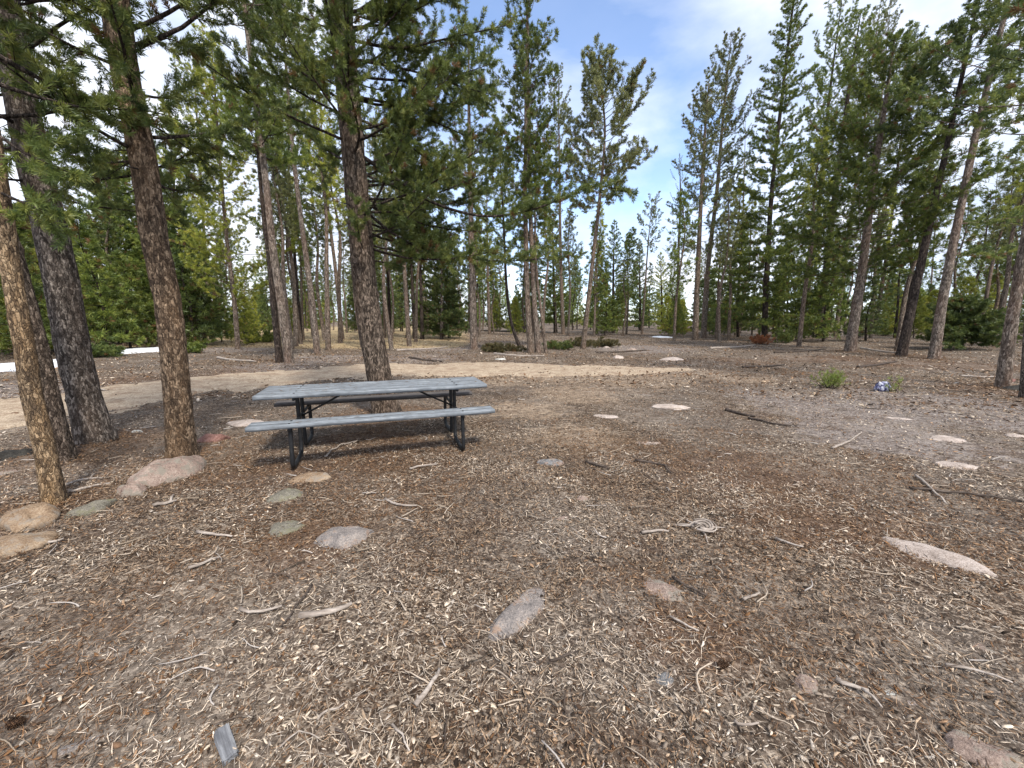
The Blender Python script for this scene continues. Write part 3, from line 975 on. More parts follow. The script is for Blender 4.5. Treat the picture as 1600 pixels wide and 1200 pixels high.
# ------------------------------------------------------------------ rocks
def slab(label, p0, p1, wpx, mat, seed, hz, sharp=0.85):
    a, b = ground(*p0), ground(*p1); d = b - a; L_ = float(np.hypot(d[0], d[1]))
    mid = ((p0[0] + p1[0]) / 2, (p0[1] + p1[1]) / 2)
    g = ground(*mid); view = math.atan2(CAMH, np.hypot(g[0], g[1]))
    # how wide the slab must be across its length to look wpx wide from here
    ang = math.atan2(d[1], d[0]); perp = np.array([-sin(ang), cos(ang)]); toward = g[:2] / np.hypot(*g[:2])
    k_ = math.hypot(float(abs(perp @ np.array([-toward[1], toward[0]]))), float(abs(perp @ toward)) * sin(view))
    return rock(label, mid[0], mid[1], 10, 10, mat, ang, seed=seed, sharp=sharp, dims=(L_ * 1.05, px2m(g, wpx) / max(k_, .3), hz))


def rock(label, px, py, w, h, mat, ang=0.0, depth=None, dims=None, seed=0, sharp=0.9, name="rock", cat="rock", sink=0.35, flat=None):
    """px,py = centre of the visible shape; w,h visible size in px; ang tilts the long axis on the ground"""
    g = ground(px, py + h * 0.30)
    W = px2m(g, w)
    view = math.atan2(CAMH, np.hypot(g[0], g[1]))
    Hm = px2m(g, h)
    D = depth if depth else min(W * 0.8, Hm / max(0.25, sin(view)) * 0.7)
    hz = flat if flat else max(0.02, (Hm - D * sin(view) * 0.75) / max(cos(view), 0.3))
    hz = min(hz, W * 0.6) * 0.62
    if dims: W, D, hz = dims; g = ground(px, py)
    bm_n = 26
    th = np.linspace(0, pi, bm_n); ph = np.linspace(0, 2 * pi, bm_n * 2, endpoint=False)
    T, Pp = np.meshgrid(th, ph, indexing='ij')
    x = np.sin(T) * np.cos(Pp); y = np.sin(T) * np.sin(Pp); z = np.cos(T)
    rs = np.random.default_rng(seed + 100)
    # planar facets cut from a ball give a broken-stone outline
    rad = np.ones_like(x) * 1.1
    for k in range(16):
        nv = rs.normal(size=3); nv /= np.linalg.norm(nv)
        d = x * nv[0] + y * nv[1] + z * nv[2]
        rad = np.minimum(rad, np.where(d > 0.05, rs.uniform(0.66, 0.96) / np.maximum(d, 0.05), 9))
    nn = fbm(x * 2.2 + z * 1.3 + seed, y * 2.2 - z + 5, seed, 4) - 0.5
    rad = rad * (1 + nn * 0.22) * 1.12
    rad = rad * sharp + (1 - sharp) * (0.92 + nn * 0.35)
    x, y, z = x * rad * W / 2 * 1.06, y * rad * D / 2 * 1.06, z * rad
    z = np.where(z > 0, np.abs(z) ** 0.8 * hz * 1.1 + (fbm(x / W * 5 + seed, y / W * 5, seed + 3, 4) - 0.5) * hz * 0.5, z * 0.06)
    ca, sa = cos(ang), sin(ang)
    x, y = x * ca - y * sa, x * sa + y * ca
    Vv = np.stack([x, y, z], -1).reshape(-1, 3)
    m = bm_n * 2
    i, j = np.meshgrid(np.arange(bm_n - 1), np.arange(m), indexing='ij')
    Qq = np.stack([i * m + j, (i + 1) * m + j, (i + 1) * m + (j + 1) % m, i * m + (j + 1) % m], -1).reshape(-1, 4)
    me = make_mesh(name, Vv, Qq)
    me.validate()
    o = obj(name, me, ROCK[mat], None, (g[0], g[1], g[2] - 0.012 - hz * 0.22))
    return tag(o, label, cat)


rock("rounded grey-pink boulder at the left end of the pink boulder", 206, 756, 46, 40, 'pink', 0.2, seed=2, sharp=.7)
slab("pink granite boulder lying in front of the orange-barked pine", (200, 758), (308, 726), 36, 'pink', 1, 0.17)
slab("pale greenish-grey slab between the tan rock and the pink boulder", (100, 810), (180, 784), 16, 'moss', 3, 0.07)
slab("tan rock with rounded right end at the foot of the yellowish pine", (8, 822), (95, 798), 28, 'tan', 4, 0.12, .7)
slab("long speckled grey-pink granite slab half buried in the centre foreground", (762, 1003), (850, 925), 44, 'mixed', 14, 0.07)
slab("long pale pink slab half buried at the right", (1380, 846), (1578, 906), 17, 'pale', 17, 0.06, .8)
rock("orange-tan rock cut by the left edge of the photo", 15, 840, 100, 46, 'tan', 0.1, seed=5, sharp=.7)
rock("black rock behind the yellowish pine at the far left", 30, 703, 54, 30, 'dark', 0.1, seed=6)
rock("reddish boulder just right of the orange-barked pine", 332, 680, 46, 26, 'red', 0.0, seed=7)
rock("flat pale pink rock at the left end of the picnic table", 388, 656, 56, 13, 'pale', 0.0, seed=8)
rock("low pale blue-grey stone below the flat pink rock", 402, 668, 26, 10, 'grey', 0.0, seed=9)
rock("green lichen-covered rock in front of the picnic table", 446, 817, 52, 28, 'moss', 0.0, seed=10, sharp=.7)
rock("rock half grey and half orange in the left foreground", 540, 826, 78, 44, 'mixed', 0.1, seed=11, sharp=.7)
rock("grey lichened rock in front of the left table leg", 445, 768, 46, 26, 'moss', 0.2, seed=12)
rock("small orange and tan rock just below the left table leg", 486, 738, 50, 22, 'tan', 0.3, seed=13)
rock("half-buried orange-pink rock right of the foreground centre", 1035, 912, 60, 34, 'pink', -0.7, seed=16)
rock("rounded pinkish stone in the lower right foreground", 1260, 1060, 38, 34, 'pink', 0.2, seed=20, sharp=.7)
rock("smooth white stone in the lower right corner area", 1387, 1075, 42, 17, 'white', 0.1, seed=21, sharp=.7)
rock("small pale stone just below the smooth white stone", 1427, 1096, 22, 12, 'pale', 0.1, seed=22)
rock("small rounded pink stone in the middle of the clearing", 910, 775, 20, 17, 'pink', 0, seed=23, sharp=.7)
rock("tiny pale pink stone left of the rounded pink one", 877, 806, 26, 14, 'pink', 0, seed=24)
rock("long pale slab in the clearing right of the table", 1047, 632, 62, 12, 'pale', 0.05, seed=25)
rock("thin pale slab half buried in the clearing", 945, 648, 48, 8, 'pale', 0, seed=26)
rock("thin pale ridge of stone below the long slab", 1005, 690, 66, 8, 'pale', 0.0, seed=27)
rock("blue-grey jagged stone right of the picnic table", 862, 717, 40, 20, 'grey', 0.0, seed=28, sharp=.7)
rock("pale slab on the right side of the clearing", 1484, 683, 58, 13, 'pale', 0.0, seed=29)
rock("pale slab below and right of the other right-hand slab", 1502, 724, 56, 13, 'pale', -0.2, seed=30)
rock("thin pale stone left of the right-hand slabs", 1405, 652, 34, 7, 'pale', -0.2, seed=31)
rock("pale flat stone at the right edge of the clearing", 1585, 678, 32, 8, 'pale', 0, seed=32)
rock("small blue-grey stone in the lower centre", 1040, 1052, 32, 32, 'grey', 0.6, seed=33)
rock("wide pinkish rock in the bottom right corner", 1535, 1160, 100, 56, 'pink', -0.5, seed=34, sharp=.7)
rock("cluster stone, pale and low, on the far side of the clearing", 1050, 559, 34, 10, 'pale', 0, seed=35)
rock("small pale stone left of the far pale cluster stone", 965, 557, 18, 9, 'pale', 0, seed=36)
rock("pointed pale stone near the low juniper", 948, 541, 9, 9, 'pale', 0, seed=37)
rock("small pinkish stone right of the low juniper", 985, 545, 16, 7, 'pink', 0, seed=38)
rock("small white stone lying on the road edge behind the table", 780, 560, 16, 6, 'white', 0, seed=39)
rock("flat red-brown stone by the right-hand trunk pair", 1572, 592, 20, 12, 'red', 0, seed=40)
rock("black hollow-looking stone at the foot of the right-edge pine", 1583, 604, 40, 16, 'dark', 0, seed=41)
rock("flat pinkish stone at the left edge beyond the tan rock", 18, 733, 46, 10, 'pink', 0.1, seed=42)
rock("bleached stone right of the foot of the big grey pine", 216, 672, 16, 10, 'white', 0.1, seed=43)
rock("pale tan stone beside the lower-left chip field", 120, 1160, 66, 24, 'mixed', 0.5, seed=44)
rock("half-buried pink stone near the right edge", 1530, 1003, 34, 16, 'pink', -0.5, seed=45)

# ------------------------------------------------------------------ individual sticks
def stick(label, pts, width, dark=False, lift=0.018, name="stick", cat="stick", fork=None, seed=0):
    rs = np.random.default_rng(seed + 500)
    G = [ground(*p) for p in pts]
    P = catmull(np.array(G), 0.03)
    nn = len(P)
    wob = np.interp(np.linspace(0, 1, nn), np.linspace(0, 1, 7), rs.normal(size=7)) * 0.006
    P[:, 0] += wob; P[:, 2] = hgt(P[:, 0], P[:, 1]) + lift + np.abs(wob) * 0.8
    r0 = px2m(G[0], width) / 2
    nz = 1 + (rs.random((nn, 6)) - 0.5) * 0.25
    acc = Acc()
    acc.add(*tube(P, r0 * np.linspace(1, 0.55, nn), 6, True, nz))
    if fork:
        k = int(nn * 0.6); e = ground(*fork); Q = catmull(np.array([P[k], (P[k] + e) / 2 + [0, 0, 0.02], e + [0, 0, lift]]), 0.03)
        acc.add(*tube(Q, r0 * np.linspace(0.7, 0.3, len(Q)), 5))
    base = G[0]
    o = obj(name, acc.mesh(name, base), M_DSTICK if dark else M_STICK, None, base)
    return tag(o, label, cat)


stick("pale curved stick in front of the table centre", [(603, 783), (625, 792), (650, 794)], 4, seed=1)
stick("pale curved stick below the tan and pink rocks", [(308, 834), (335, 839), (364, 842)], 5, seed=2)
stick("short whitish forked stick in front of the pink boulder", [(240, 793), (258, 790), (276, 785)], 6, fork=(272, 775), seed=3)
stick("thin dark stick slanting in the left foreground", [(488, 918), (465, 950), (440, 985)], 4, True, seed=4)
stick("short pale stick left of the slanting dark stick", [(374, 957), (400, 962), (440, 952)], 6, seed=5)
stick("weathered grey root lying right of the dark stick", [(468, 967), (510, 962), (552, 948)], 11, seed=6)
stick("straight pale split stick in the bottom centre-left", [(650, 1108), (668, 1080), (688, 1052)], 9, seed=7)
stick("pale forked stick beside the smooth white stone", [(1302, 1068), (1330, 1078), (1358, 1086)], 7, fork=(1378, 1112), seed=8)
stick("dark-shadowed pale stick in the middle of the clearing", [(1003, 836), (1022, 833), (1045, 834)], 5, seed=9)
stick("short pale stick below the half-buried orange rock", [(1160, 942), (1174, 937), (1186, 931)], 5, seed=10)
stick("thin pale stick in the clearing left of the ledge", [(1212, 845), (1232, 852), (1252, 860)], 4, seed=11)
stick("long thin dark branch on the right side of the clearing", [(1420, 765), (1480, 772), (1540, 778), (1610, 786)], 4, True, seed=12)
stick("pale stick crossing the thin dark branch", [(1430, 745), (1450, 762), (1478, 790)], 4, seed=13)
stick("pale stick by the right edge above the watermark corner", [(1478, 1045), (1520, 1052), (1580, 1072)], 5, seed=14)
stick("thin curved bleached twig in the bottom centre-left", [(498, 1132), (515, 1118), (545, 1108)], 4, seed=15)
stick("thin bleached twig bending left of the split stick", [(610, 1140), (628, 1155), (640, 1180)], 4, seed=16)
stick("pale stick slanting at far lower left", [(296, 892), (320, 884), (345, 874)], 6, seed=17)
stick("dark stick near the bottom centre", [(862, 1040), (885, 1030), (905, 1022)], 5, True, seed=18)
stick("thin pale stick right of the speckled granite", [(1046, 968), (1066, 978), (1090, 992)], 4, seed=19)
stick("thin dark branch below the orange-pink rock", [(1050, 906), (1075, 922), (1105, 936)], 5, True, seed=20)
stick("short pale stick in front of the right table leg", [(640, 735), (660, 731), (682, 728)], 4, seed=21)
stick("crooked pale twig under the left end of the table", [(508, 716), (530, 700), (560, 690)], 3, seed=22)
stick("long fallen pole lying in front of the trunk cluster", [(772, 553), (800, 556), (850, 557)], 4, seed=23)
stick("thin fallen log across the floor left of the trunk cluster", [(740, 517), (790, 518), (840, 517)], 3, True, seed=24)
stick("dark twig pile stick in front of the clearing slabs", [(1135, 642), (1158, 648), (1180, 652)], 6, True, seed=25)
stick("dark branch stub beside the twig pile", [(1170, 655), (1205, 663), (1245, 668)], 4, True, seed=26)
stick("pale branch lying on the right side, left of the slabs", [(1300, 702), (1325, 692), (1345, 678)], 4, seed=27)
stick("dark stick in front of the blue-grey jagged stone", [(915, 724), (935, 730), (952, 735)], 5, True, seed=28)
stick("crooked dark stick right of the blue-grey jagged stone", [(990, 722), (1030, 728), (1048, 742)], 4, True, seed=29)
stick("pale fallen pole at the foot of the right-edge pine", [(1500, 588), (1540, 590), (1580, 589)], 3, seed=30)
stick("silvery twig tangle stick left of the pink boulder", [(110, 772), (140, 764), (172, 758)], 5, seed=31)
stick("second silvery twig between yellowish pine and pink boulder", [(105, 760), (130, 752), (160, 750)], 4, fork=(150, 742), seed=32)
stick("curved bleached stick left of the slanting pale stick", [(62, 846), (80, 851), (102, 846)], 5, seed=33)
stick("short thick pale stick at bottom right of centre", [(1140, 1136), (1160, 1140), (1185, 1136)], 5, seed=34)
stick("thin bent pale twig in the chips right of the wood block", [(440, 1175), (470, 1150), (500, 1160)], 3, seed=35)

for k, (a_, b_, w_, dk, lab) in enumerate([
        ((620, 548), (700, 543), 4, False, "thin pale log on the floor behind the brown pine, right side"),
        ((340, 560), (400, 566), 4, False, "short pale log between the orange pine and the doubled trunk"),
        ((640, 560), (690, 566), 4, True, "dark log across the near edge of the road behind the table"),
        ((930, 552), (1010, 548), 4, True, "dark log lying right of the low juniper"),
        ((1110, 545), (1180, 540), 4, False, "pale log between the grey twins and the spruce-like tree"),
        ((1210, 552), (1290, 546), 4, True, "dark log lying in front of the thick dark trunk"),
        ((1345, 545), (1402, 552), 4, False, "pale log between the bushy pine and the dark leaning trunk"),
        ((1340, 575), (1400, 566), 5, True, "dark branch in the needle litter below the leaning pair"),
        ((1160, 575), (1225, 571), 4, True, "dark broken branch at the far right rim of the road"),
        ((110, 600), (165, 612), 4, False, "pale broken pole beside the road behind the grey pine")]):
    stick(lab, [a_, ((a_[0] + b_[0]) / 2, (a_[1] + b_[1]) / 2 + 1), b_], w_, dk, lift=0.03, name="fallen_log", cat="log", seed=80 + k)

# grey weathered wood block at the bottom left
def boxm(sx, sy, sz, bev=0.006, seed=0, jit=0.0, seg=6):
    rs = np.random.default_rng(seed)
    import bmesh
    bm = bmesh.new(); bmesh.ops.create_cube(bm, size=1)
    bmesh.ops.scale(bm, vec=(sx, sy, sz), verts=bm.verts)
    bmesh.ops.bevel(bm, geom=bm.edges[:], offset=bev, segments=2, affect='EDGES')
    if jit:
        bmesh.ops.subdivide_edges(bm, edges=bm.edges[:], cuts=2, use_grid_fill=True)
        for v in bm.verts: v.co += v.co.normalized() * float(rs.normal()) * jit
    me = bpy.data.meshes.new("box"); bm.to_mesh(me); bm.free(); return me


g = ground(354, 1170)
o = obj("wood_block", boxm(0.13, 0.044, 0.024, 0.003, 3, 0.0035), M_BLOCK, None, g + np.array([0, 0, 0.022]))
o.rotation_euler = (0.12, 0.05, -0.75)
tag(o, "grey weathered block of split wood at the bottom left", "wood block")


def cone(label, px, py, L, ang, seed):
    g = ground(px, py); rs = np.random.default_rng(seed); acc = Acc()
    Lm_ = px2m(g, L); R = Lm_ * 0.36
    acc.add(*tube(np.array([[0, 0, 0], [Lm_ * .5, 0, 0], [Lm_, 0, 0]]), [R * .5, R * .6, R * .2], 8))
    for k in range(70):
        f = k / 70; a = k * 2.4; rr = R * (0.6 + 0.5 * sin(pi * min(1, f + .18)))
        c = np.array([Lm_ * f, cos(a) * rr * .6, sin(a) * rr * .6]); d = np.array([0.35 * Lm_ * .3, cos(a) * rr * .55, sin(a) * rr * .55])
        s_ = np.cross(d, [1, 0, 0]); s_ = s_ / np.linalg.norm(s_) * Lm_ * .09
        up_ = np.array([-0.02 * Lm_, 0, 0])
        acc.add(np.array([c - s_, c + s_, c + d + s_ * .5, c + d - s_ * .5, c + d * .6 + up_ * 3]), np.array([[0, 1, 2, 3]]), np.array([[0, 3, 4], [1, 4, 2]]))
    o = obj("pine_cone", acc.mesh("pine_cone", smooth=False), M_CONE, None, g + np.array([0, 0, R * .7 + .01])); o.rotation_euler = (0, 0.1, ang)
    tag(o, label, "pine cone")


cone("dark pine cone right of the small blue-grey stone", 1122, 1046, 16, 0.2, 3)
cone("black pine cone at the lower left edge", 12, 1140, 20, 0.4, 5)

# grey weathered knot of wood
g = ground(1093, 830)
acc = Acc(); rs = np.random.default_rng(31)
for k in range(9):
    a0 = rs.uniform(0, 6.28); rr = rs.uniform(0.03, 0.11)
    t = np.linspace(a0, a0 + rs.uniform(1.5, 4), 12)
    P = np.stack([np.cos(t) * rr, np.sin(t) * rr * 0.8, 0.02 + 0.015 * k / 3 + 0.01 * np.sin(t * 2)], -1)
    acc.add(*tube(P, rs.uniform(0.006, 0.014) * np.linspace(1, .4, 12), 6))
for k in range(5):
    a0 = rs.uniform(0, 6.28)
    P = stick_pts([cos(a0) * .05, sin(a0) * .05, .03], [cos(a0) * .22, sin(a0) * .18, .005], rs, .1)
    acc.add(*tube(P, 0.008 * np.linspace(1, .3, 9), 5))
tag(obj("tree_knot", acc.mesh("tree_knot"), M_STICK, None, g), "gnarled grey knot of weathered wood lying in the clearing", "wood knot")

# blue crumpled plastic beside the small yellowish seedling
g = ground(1378, 611)
th = np.linspace(0, pi, 26); ph = np.linspace(0, 2 * pi, 40, endpoint=False)
T, Pp = np.meshgrid(th, ph, indexing='ij')
x = np.sin(T) * np.cos(Pp); y = np.sin(T) * np.sin(Pp); z = np.cos(T)
rad = 1 + (fbm(x * 3 + z * 2, y * 3 + z, 9, 3) - 0.5) * 1.1
w = px2m(g, 9)
V = np.stack([x * rad * w, y * rad * w * .8, z * rad * w * .95 + w * .6], -1).reshape(-1, 3)
i, j = np.meshgrid(np.arange(25), np.arange(40), indexing='ij')
Q = np.stack([i * 40 + j, (i + 1) * 40 + j, (i + 1) * 40 + (j + 1) % 40, i * 40 + (j + 1) % 40], -1).reshape(-1, 4)
tag(obj("plastic_bag", make_mesh("plastic_bag", V, Q, smooth=False), M_BLUE, None, g), "crumpled blue and white plastic bag by the yellowish seedling", "plastic bag")

# ------------------------------------------------------------------ picnic table
TX, TY, YAW = -1.564, 4.63, 0.3255
tz = float(hgt(TX, TY))
tbl = empty("picnic_table", (TX, TY, tz), "weathered grey-blue picnic table on black pipe legs in front of the brown-barked pine", "picnic table")
tbl.rotation_euler = (0, 0, YAW)


def board(acc, cx, cy, cz, L, W, T, seed):
    rs = np.random.default_rng(seed)
    nx = 40
    xs = np.linspace(-L / 2, L / 2, nx)
    prof = [(-W / 2, -T / 2), (-W / 2, T / 2 - 0.005), (-W / 2 + 0.005, T / 2), (W / 2 - 0.005, T / 2), (W / 2, T / 2 - 0.005), (W / 2, -T / 2)]
    warp = np.cumsum(rs.normal(size=nx)) * 0.0006; warp -= np.linspace(warp[0], warp[-1], nx)
    ed = rs.normal(size=(nx, 2)) * 0.0016
    V = np.zeros((nx, 6, 3))
    for k, (py, pz) in enumerate(prof):
        V[:, k, 0] = xs + cx; V[:, k, 1] = py + cy + (ed[:, 0] if k < 3 else ed[:, 1]); V[:, k, 2] = pz + cz + warp
    V = V.reshape(-1, 3)
    q = []
    for i in range(nx - 1):
        for k in range(6):
            q.append((i * 6 + k, i * 6 + (k + 1) % 6, (i + 1) * 6 + (k + 1) % 6, (i + 1) * 6 + k))
    q.append((0, 5, 4, 1)); q.append((1, 4, 3, 2))
    e = (nx - 1) * 6
    q.append((e, e + 1, e + 4, e + 5)); q.append((e + 1, e + 2, e + 3, e + 4))
    acc.add(V, np.array(q))


L = 2.44
acc = Acc()
for k in range(5):
    board(acc, random.uniform(-.004, .004), -0.281 + k * 0.1405, 0.6975, L, 0.135, 0.04, 10 + k)
obj("tabletop", acc.mesh("tabletop", smooth=False), M_PAINT, tbl)
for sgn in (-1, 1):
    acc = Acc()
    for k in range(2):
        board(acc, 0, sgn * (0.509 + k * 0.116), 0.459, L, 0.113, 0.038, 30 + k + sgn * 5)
    o = obj("bench_seat", acc.mesh("bench_seat", smooth=False), M_PAINT if sgn < 0 else M_SEAT_DARK, tbl)  # rear seat boards get a darker tone, front ones match the tabletop
# bolt heads through the boards
for bx in (-0.86, 0.86):
    for by, bz in [(-0.281, 0.7185), (-0.14, 0.7185), (0.0, 0.7185), (0.14, 0.7185), (0.281, 0.7185), (-0.509, 0.479), (-0.625, 0.479)]:
        v, q, t = tube(np.array([[bx, by, bz - 0.004], [bx, by, bz + 0.002], [bx, by, bz + 0.0045]]), [0.011, 0.011, 0.006], 10)
        obj("bolt", make_mesh("bolt", v, [q, t]), M_STEEL, tbl)
# pine needles that fell on the boards
rs = np.random.default_rng(8)
acc = Acc(); NB = 130
for k in range(NB):
    top = rs.random() < 0.7
    x0 = rs.uniform(-1.15, 1.15); y0 = rs.uniform(-0.33, 0.33) if top else rs.uniform(-0.66, -0.47)
    zt = 0.7205 if top else 0.4815
    a0 = rs.uniform(0, 6.28); l0 = rs.uniform(0.02, 0.05)
    p0 = np.array([x0, y0, zt]); p1 = p0 + np.array([cos(a0) * l0, sin(a0) * l0 * .5, 0.002])
    v, q, t = tube(np.array([p0, (p0 + p1) / 2 + [0, 0.002, 0.001], p1]), [0.0012, 0.0012, 0.0008], 3)
    acc.add(v, q, t)
cs_, sn_ = cos(YAW), sin(YAW)
me = acc.mesh("fallen_needles"); co = np.zeros(len(me.vertices) * 3, dtype=np.float32)
me.vertices.foreach_get("co", co); co = co.reshape(-1, 3)
co = np.stack([TX + co[:, 0] * cs_ - co[:, 1] * sn_, TY + co[:, 0] * sn_ + co[:, 1] * cs_, tz + co[:, 2]], -1)
me.vertices.foreach_set("co", co.astype(np.float32).ravel()); me.update()
cattr(me, "col", np.tile([0.17, 0.10, 0.05], (len(me.vertices), 1)))
tag(obj("fallen_needles", me, M_CHIP), "brown pine needles lying on the picnic table boards", "fallen needles", kind="stuff")
R = 0.021
for sx in (-1, 1):
    for sy in (-1, 1):
        P = catmull([(0, sy * 0.13, 0.665), (0, sy * 0.125, 0.40), (0, sy * 0.13, 0.10), (0, sy * 0.17, 0.035), (0, sy * 0.35, 0.02), (0, sy * 0.56, 0.02), (0, sy * 0.625, 0.06), (0, sy * 0.615, 0.25), (0, sy * 0.60, 0.43)], 0.03)
        P[:, 0] += sx * 0.86
        v, q, t = tube(P, np.full(len(P), R), 10)
        obj("leg", make_mesh("leg", v, [q, t]), M_STEEL, tbl)
    # cross bar under the seats and under the top
    acc = Acc()
    acc.add(*tube(np.array([[sx * 0.86, -0.66, 0.420], [sx * 0.86, 0, 0.420], [sx * 0.86, 0.66, 0.420]]), [0.017] * 3, 8))
    acc.add(*tube(np.array([[sx * 0.86, -0.33, 0.662], [sx * 0.86, 0, 0.662], [sx * 0.86, 0.33, 0.662]]), [0.017] * 3, 8))
    obj("cross_bar", acc.mesh("cross_bar"), M_STEEL, tbl)
    v, q, t = tube(np.array([[sx * 0.36, 0, 0.668], [sx * 0.60, 0, 0.54], [sx * 0.85, 0, 0.415]]), [0.011] * 3, 8)
    obj("brace", make_mesh("brace", v, [q, t]), M_STEEL, tbl)

# ------------------------------------------------------------------ near trees
build_tree("yellowish-barked slim pine at the far left edge, nearest of all trees", [(85, 785), (70, 700), (50, 620), (38, 540), (22, 450), (8, 360), (-4, 280), (-40, 60)], 34, H=7.5,
           cb=2.7, Lm=1.1, nb=20, style='pine', bark='tan', leaf='olive', lod='near', rtop=0.35, dead=5, seed=21, knots=14, bias=(0.4, 0.35), flare=0.30, deadz=(2.2, 4),
           limbs=[dict(p=[(0, 300), (40, 318), (90, 335)], f=0.5, dy=-0.3, r=0.012), dict(p=[(-10, 200), (40, 240), (110, 270)], f=0.4, dy=-0.2, r=0.012)])
build_tree("knotty brown pine hidden half behind the yellowish pine", [(96, 718), (78, 640), (60, 560), (40, 480), (18, 400), (0, 340), (-30, 200)], 40, H=8,
           cb=2.7, Lm=1.3, nb=26, style='pine', bark='brown', leaf='olive', lod='near', rtop=0.45, dead=6, seed=22, knots=18, flare=0.25, deadz=(2.4, 4))
build_tree("thickest grey pine on the left, leaning left", [(150, 690), (118, 560), (98, 450), (75, 340), (52, 250), (30, 140), (12, 50), (-20, -120)], 52, H=9.5,
           cb=2.8, Lm=1.8, nb=34, style='pine', bark='grey', leaf='olive', lod='near', flare=0.34, rtop=0.62, dead=8, seed=23, knots=10, bias=(0.1, 0.2), deadz=(2.4, 4),
           limbs=[dict(p=[(60, 300), (130, 320), (210, 330), (280, 345)], f=0.3, dy=1.0, r=0.015), dict(p=[(45, 200), (90, 235), (150, 250)], f=0.3, dy=-0.8, r=0.012)])
build_tree("orange-brown barked pine left of the table, leaning left", [(284, 718), (279, 640), (272, 560), (262, 470), (243, 380), (230, 290), (215, 205), (197, 120), (180, 0), (165, -150)], 40, H=9.5,
           cb=2.7, Lm=1.6, nb=46, style='pine', bark='orange', leaf='olive', lod='near', flare=0.34, rtop=0.72, dead=9, seed=24, knots=10, bias=(0.2, 0.2), deadz=(2.5, 4),
           limbs=[dict(p=[(212, 180), (270, 215), (330, 260)], f=0.3, dy=0.9, r=0.014), dict(p=[(225, 250), (150, 260), (90, 300)], f=0.35, dy=0.5, r=0.012), dict(p=[(200, 90), (260, 60), (310, 80)], f=0.25, dy=0.3, r=0.014)])
build_tree("tall brown-barked pine standing directly behind the picnic table", [(603, 645), (592, 585), (580, 520), (570, 440), (562, 350), (553, 250), (545, 150), (533, 30), (524, -90)], 35, H=11,
           cb=2.35, Lm=2.0, nb=125, style='pine', bark='brown', leaf='olive', lod='near', flare=0.36, rtop=0.62, dead=10, seed=25, knots=8, bias=(0.1, 0.55), deadz=(2.2, 4.2),
           limbs=[dict(p=[(560, 235), (620, 280), (680, 318), (760, 338), (840, 325), (925, 292), (985, 300)], f=0.52, dy=-0.3, r=0.03, twig=0.38),
                  dict(p=[(572, 320), (625, 372), (700, 398), (790, 408), (905, 398)], f=0.22, dy=1.0, r=0.025, twig=0.35),
                  dict(p=[(548, 60), (620, 75), (700, 60), (790, 40)], f=0.2, dy=-0.5, r=0.025, twig=0.42),
                  dict(p=[(552, 150), (620, 165), (700, 200), (770, 230)], f=0.2, dy=0.3, r=0.025, twig=0.42),
                  dict(p=[(552, 120), (510, 110), (475, 135)], f=0.3, dy=0.5, r=0.018, twig=0.3),
                  dict(p=[(560, 220), (525, 245), (500, 290)], f=0.3, dy=0.9, r=0.015, twig=0.28),
                  dict(p=[(568, 300), (640, 350), (700, 380)], f=0.2, dy=0.8, r=0.02, twig=0.4),
                  dict(p=[(549, 90), (640, 110), (720, 135), (775, 150)], f=0.15, dy=-0.2, r=0.022, twig=0.42),
                  dict(p=[(553, 180), (620, 215), (690, 265), (745, 300)], f=0.15, dy=0.2, r=0.022, twig=0.42),
                  dict(p=[(545, 20), (620, 10), (710, 0)], f=0.15, dy=0.4, r=0.022, twig=0.42),
                  dict(p=[(556, 200), (610, 190), (660, 150), (700, 90)], f=0.2, dy=0.7, r=0.02, twig=0.4)])

# ------------------------------------------------------------------ middle-distance trees
T = build_tree
T("red-brown pine whose trunk doubles at the foot, left of the table", [(452, 567), (440, 480), (428, 400), (417, 300), (405, 200), (388, 60), (372, -60)], 19, H=14, crown_y=60, half=121, style='column', nb=60, bark='rose', leaf='olive', seed=31, dead=10)
T("dark twin trunk pressed against the red-brown pine", [(437, 566), (428, 480), (420, 400), (410, 320), (400, 200)], 15, H=8, crown_y=260, half=92, style='column', nb=40, bark='dark', leaf='green', seed=32)
T("slim pale-sided pine right of the doubled trunk", [(496, 553), (486, 460), (470, 340), (456, 220), (446, 90), (440, 0)], 14, H=14, crown_y=120, half=98, style='column', nb=60, bark='rose', leaf='olive', seed=33)
T("straight pale pine seen above the right end of the table", [(741, 546), (738, 440), (735, 300), (733, 200)], 15, top=(732, 40), crown_y=300, half=80, style='column', nb=50, bark='rose', leaf='green', seed=34)
T("leftmost pale trunk of the tight cluster in the centre", [(829, 551), (824, 460), (821, 330), (822, 150), (824, 0)], 12, H=15, crown_y=420, half=80, style='column', nb=56, bark='pale', leaf='olive', seed=35, dead=12)
T("brown middle trunk of the tight cluster in the centre", [(841, 551), (834, 460), (829, 330), (826, 150)], 12, top=(826, 40), crown_y=380, half=71, style='column', nb=60, bark='rose', leaf='green', seed=36)
T("thin whitish trunk on the right of the central cluster", [(853, 551), (846, 490), (838, 420), (836, 330)], 7, top=(838, 210), crown_y=340, half=53, style='column', nb=36, bark='pale', leaf='green', seed=37)
T("thin dark bent trunk left of the central cluster", [(812, 543), (798, 500), (791, 440), (786, 330)], 7, top=(778, 190), crown_y=400, half=57, style='column', nb=40, bark='dark', leaf='green', seed=38)
T("pale-footed pine with a ragged crown against the blue sky", [(911, 545), (917, 490), (927, 400), (938, 300), (945, 200)], 10, top=(935, 96), crown_y=330, half=90, style='column', nb=70, bark='pale', leaf='grey', seed=39, dense=1.25)
T("pointed pine top between the cluster and the ragged pine", [(880, 522), (876, 400), (874, 250)], 8, top=(872, 110), crown_y=420, half=48, style='column', nb=80, bark='pale', leaf='grey', seed=40)
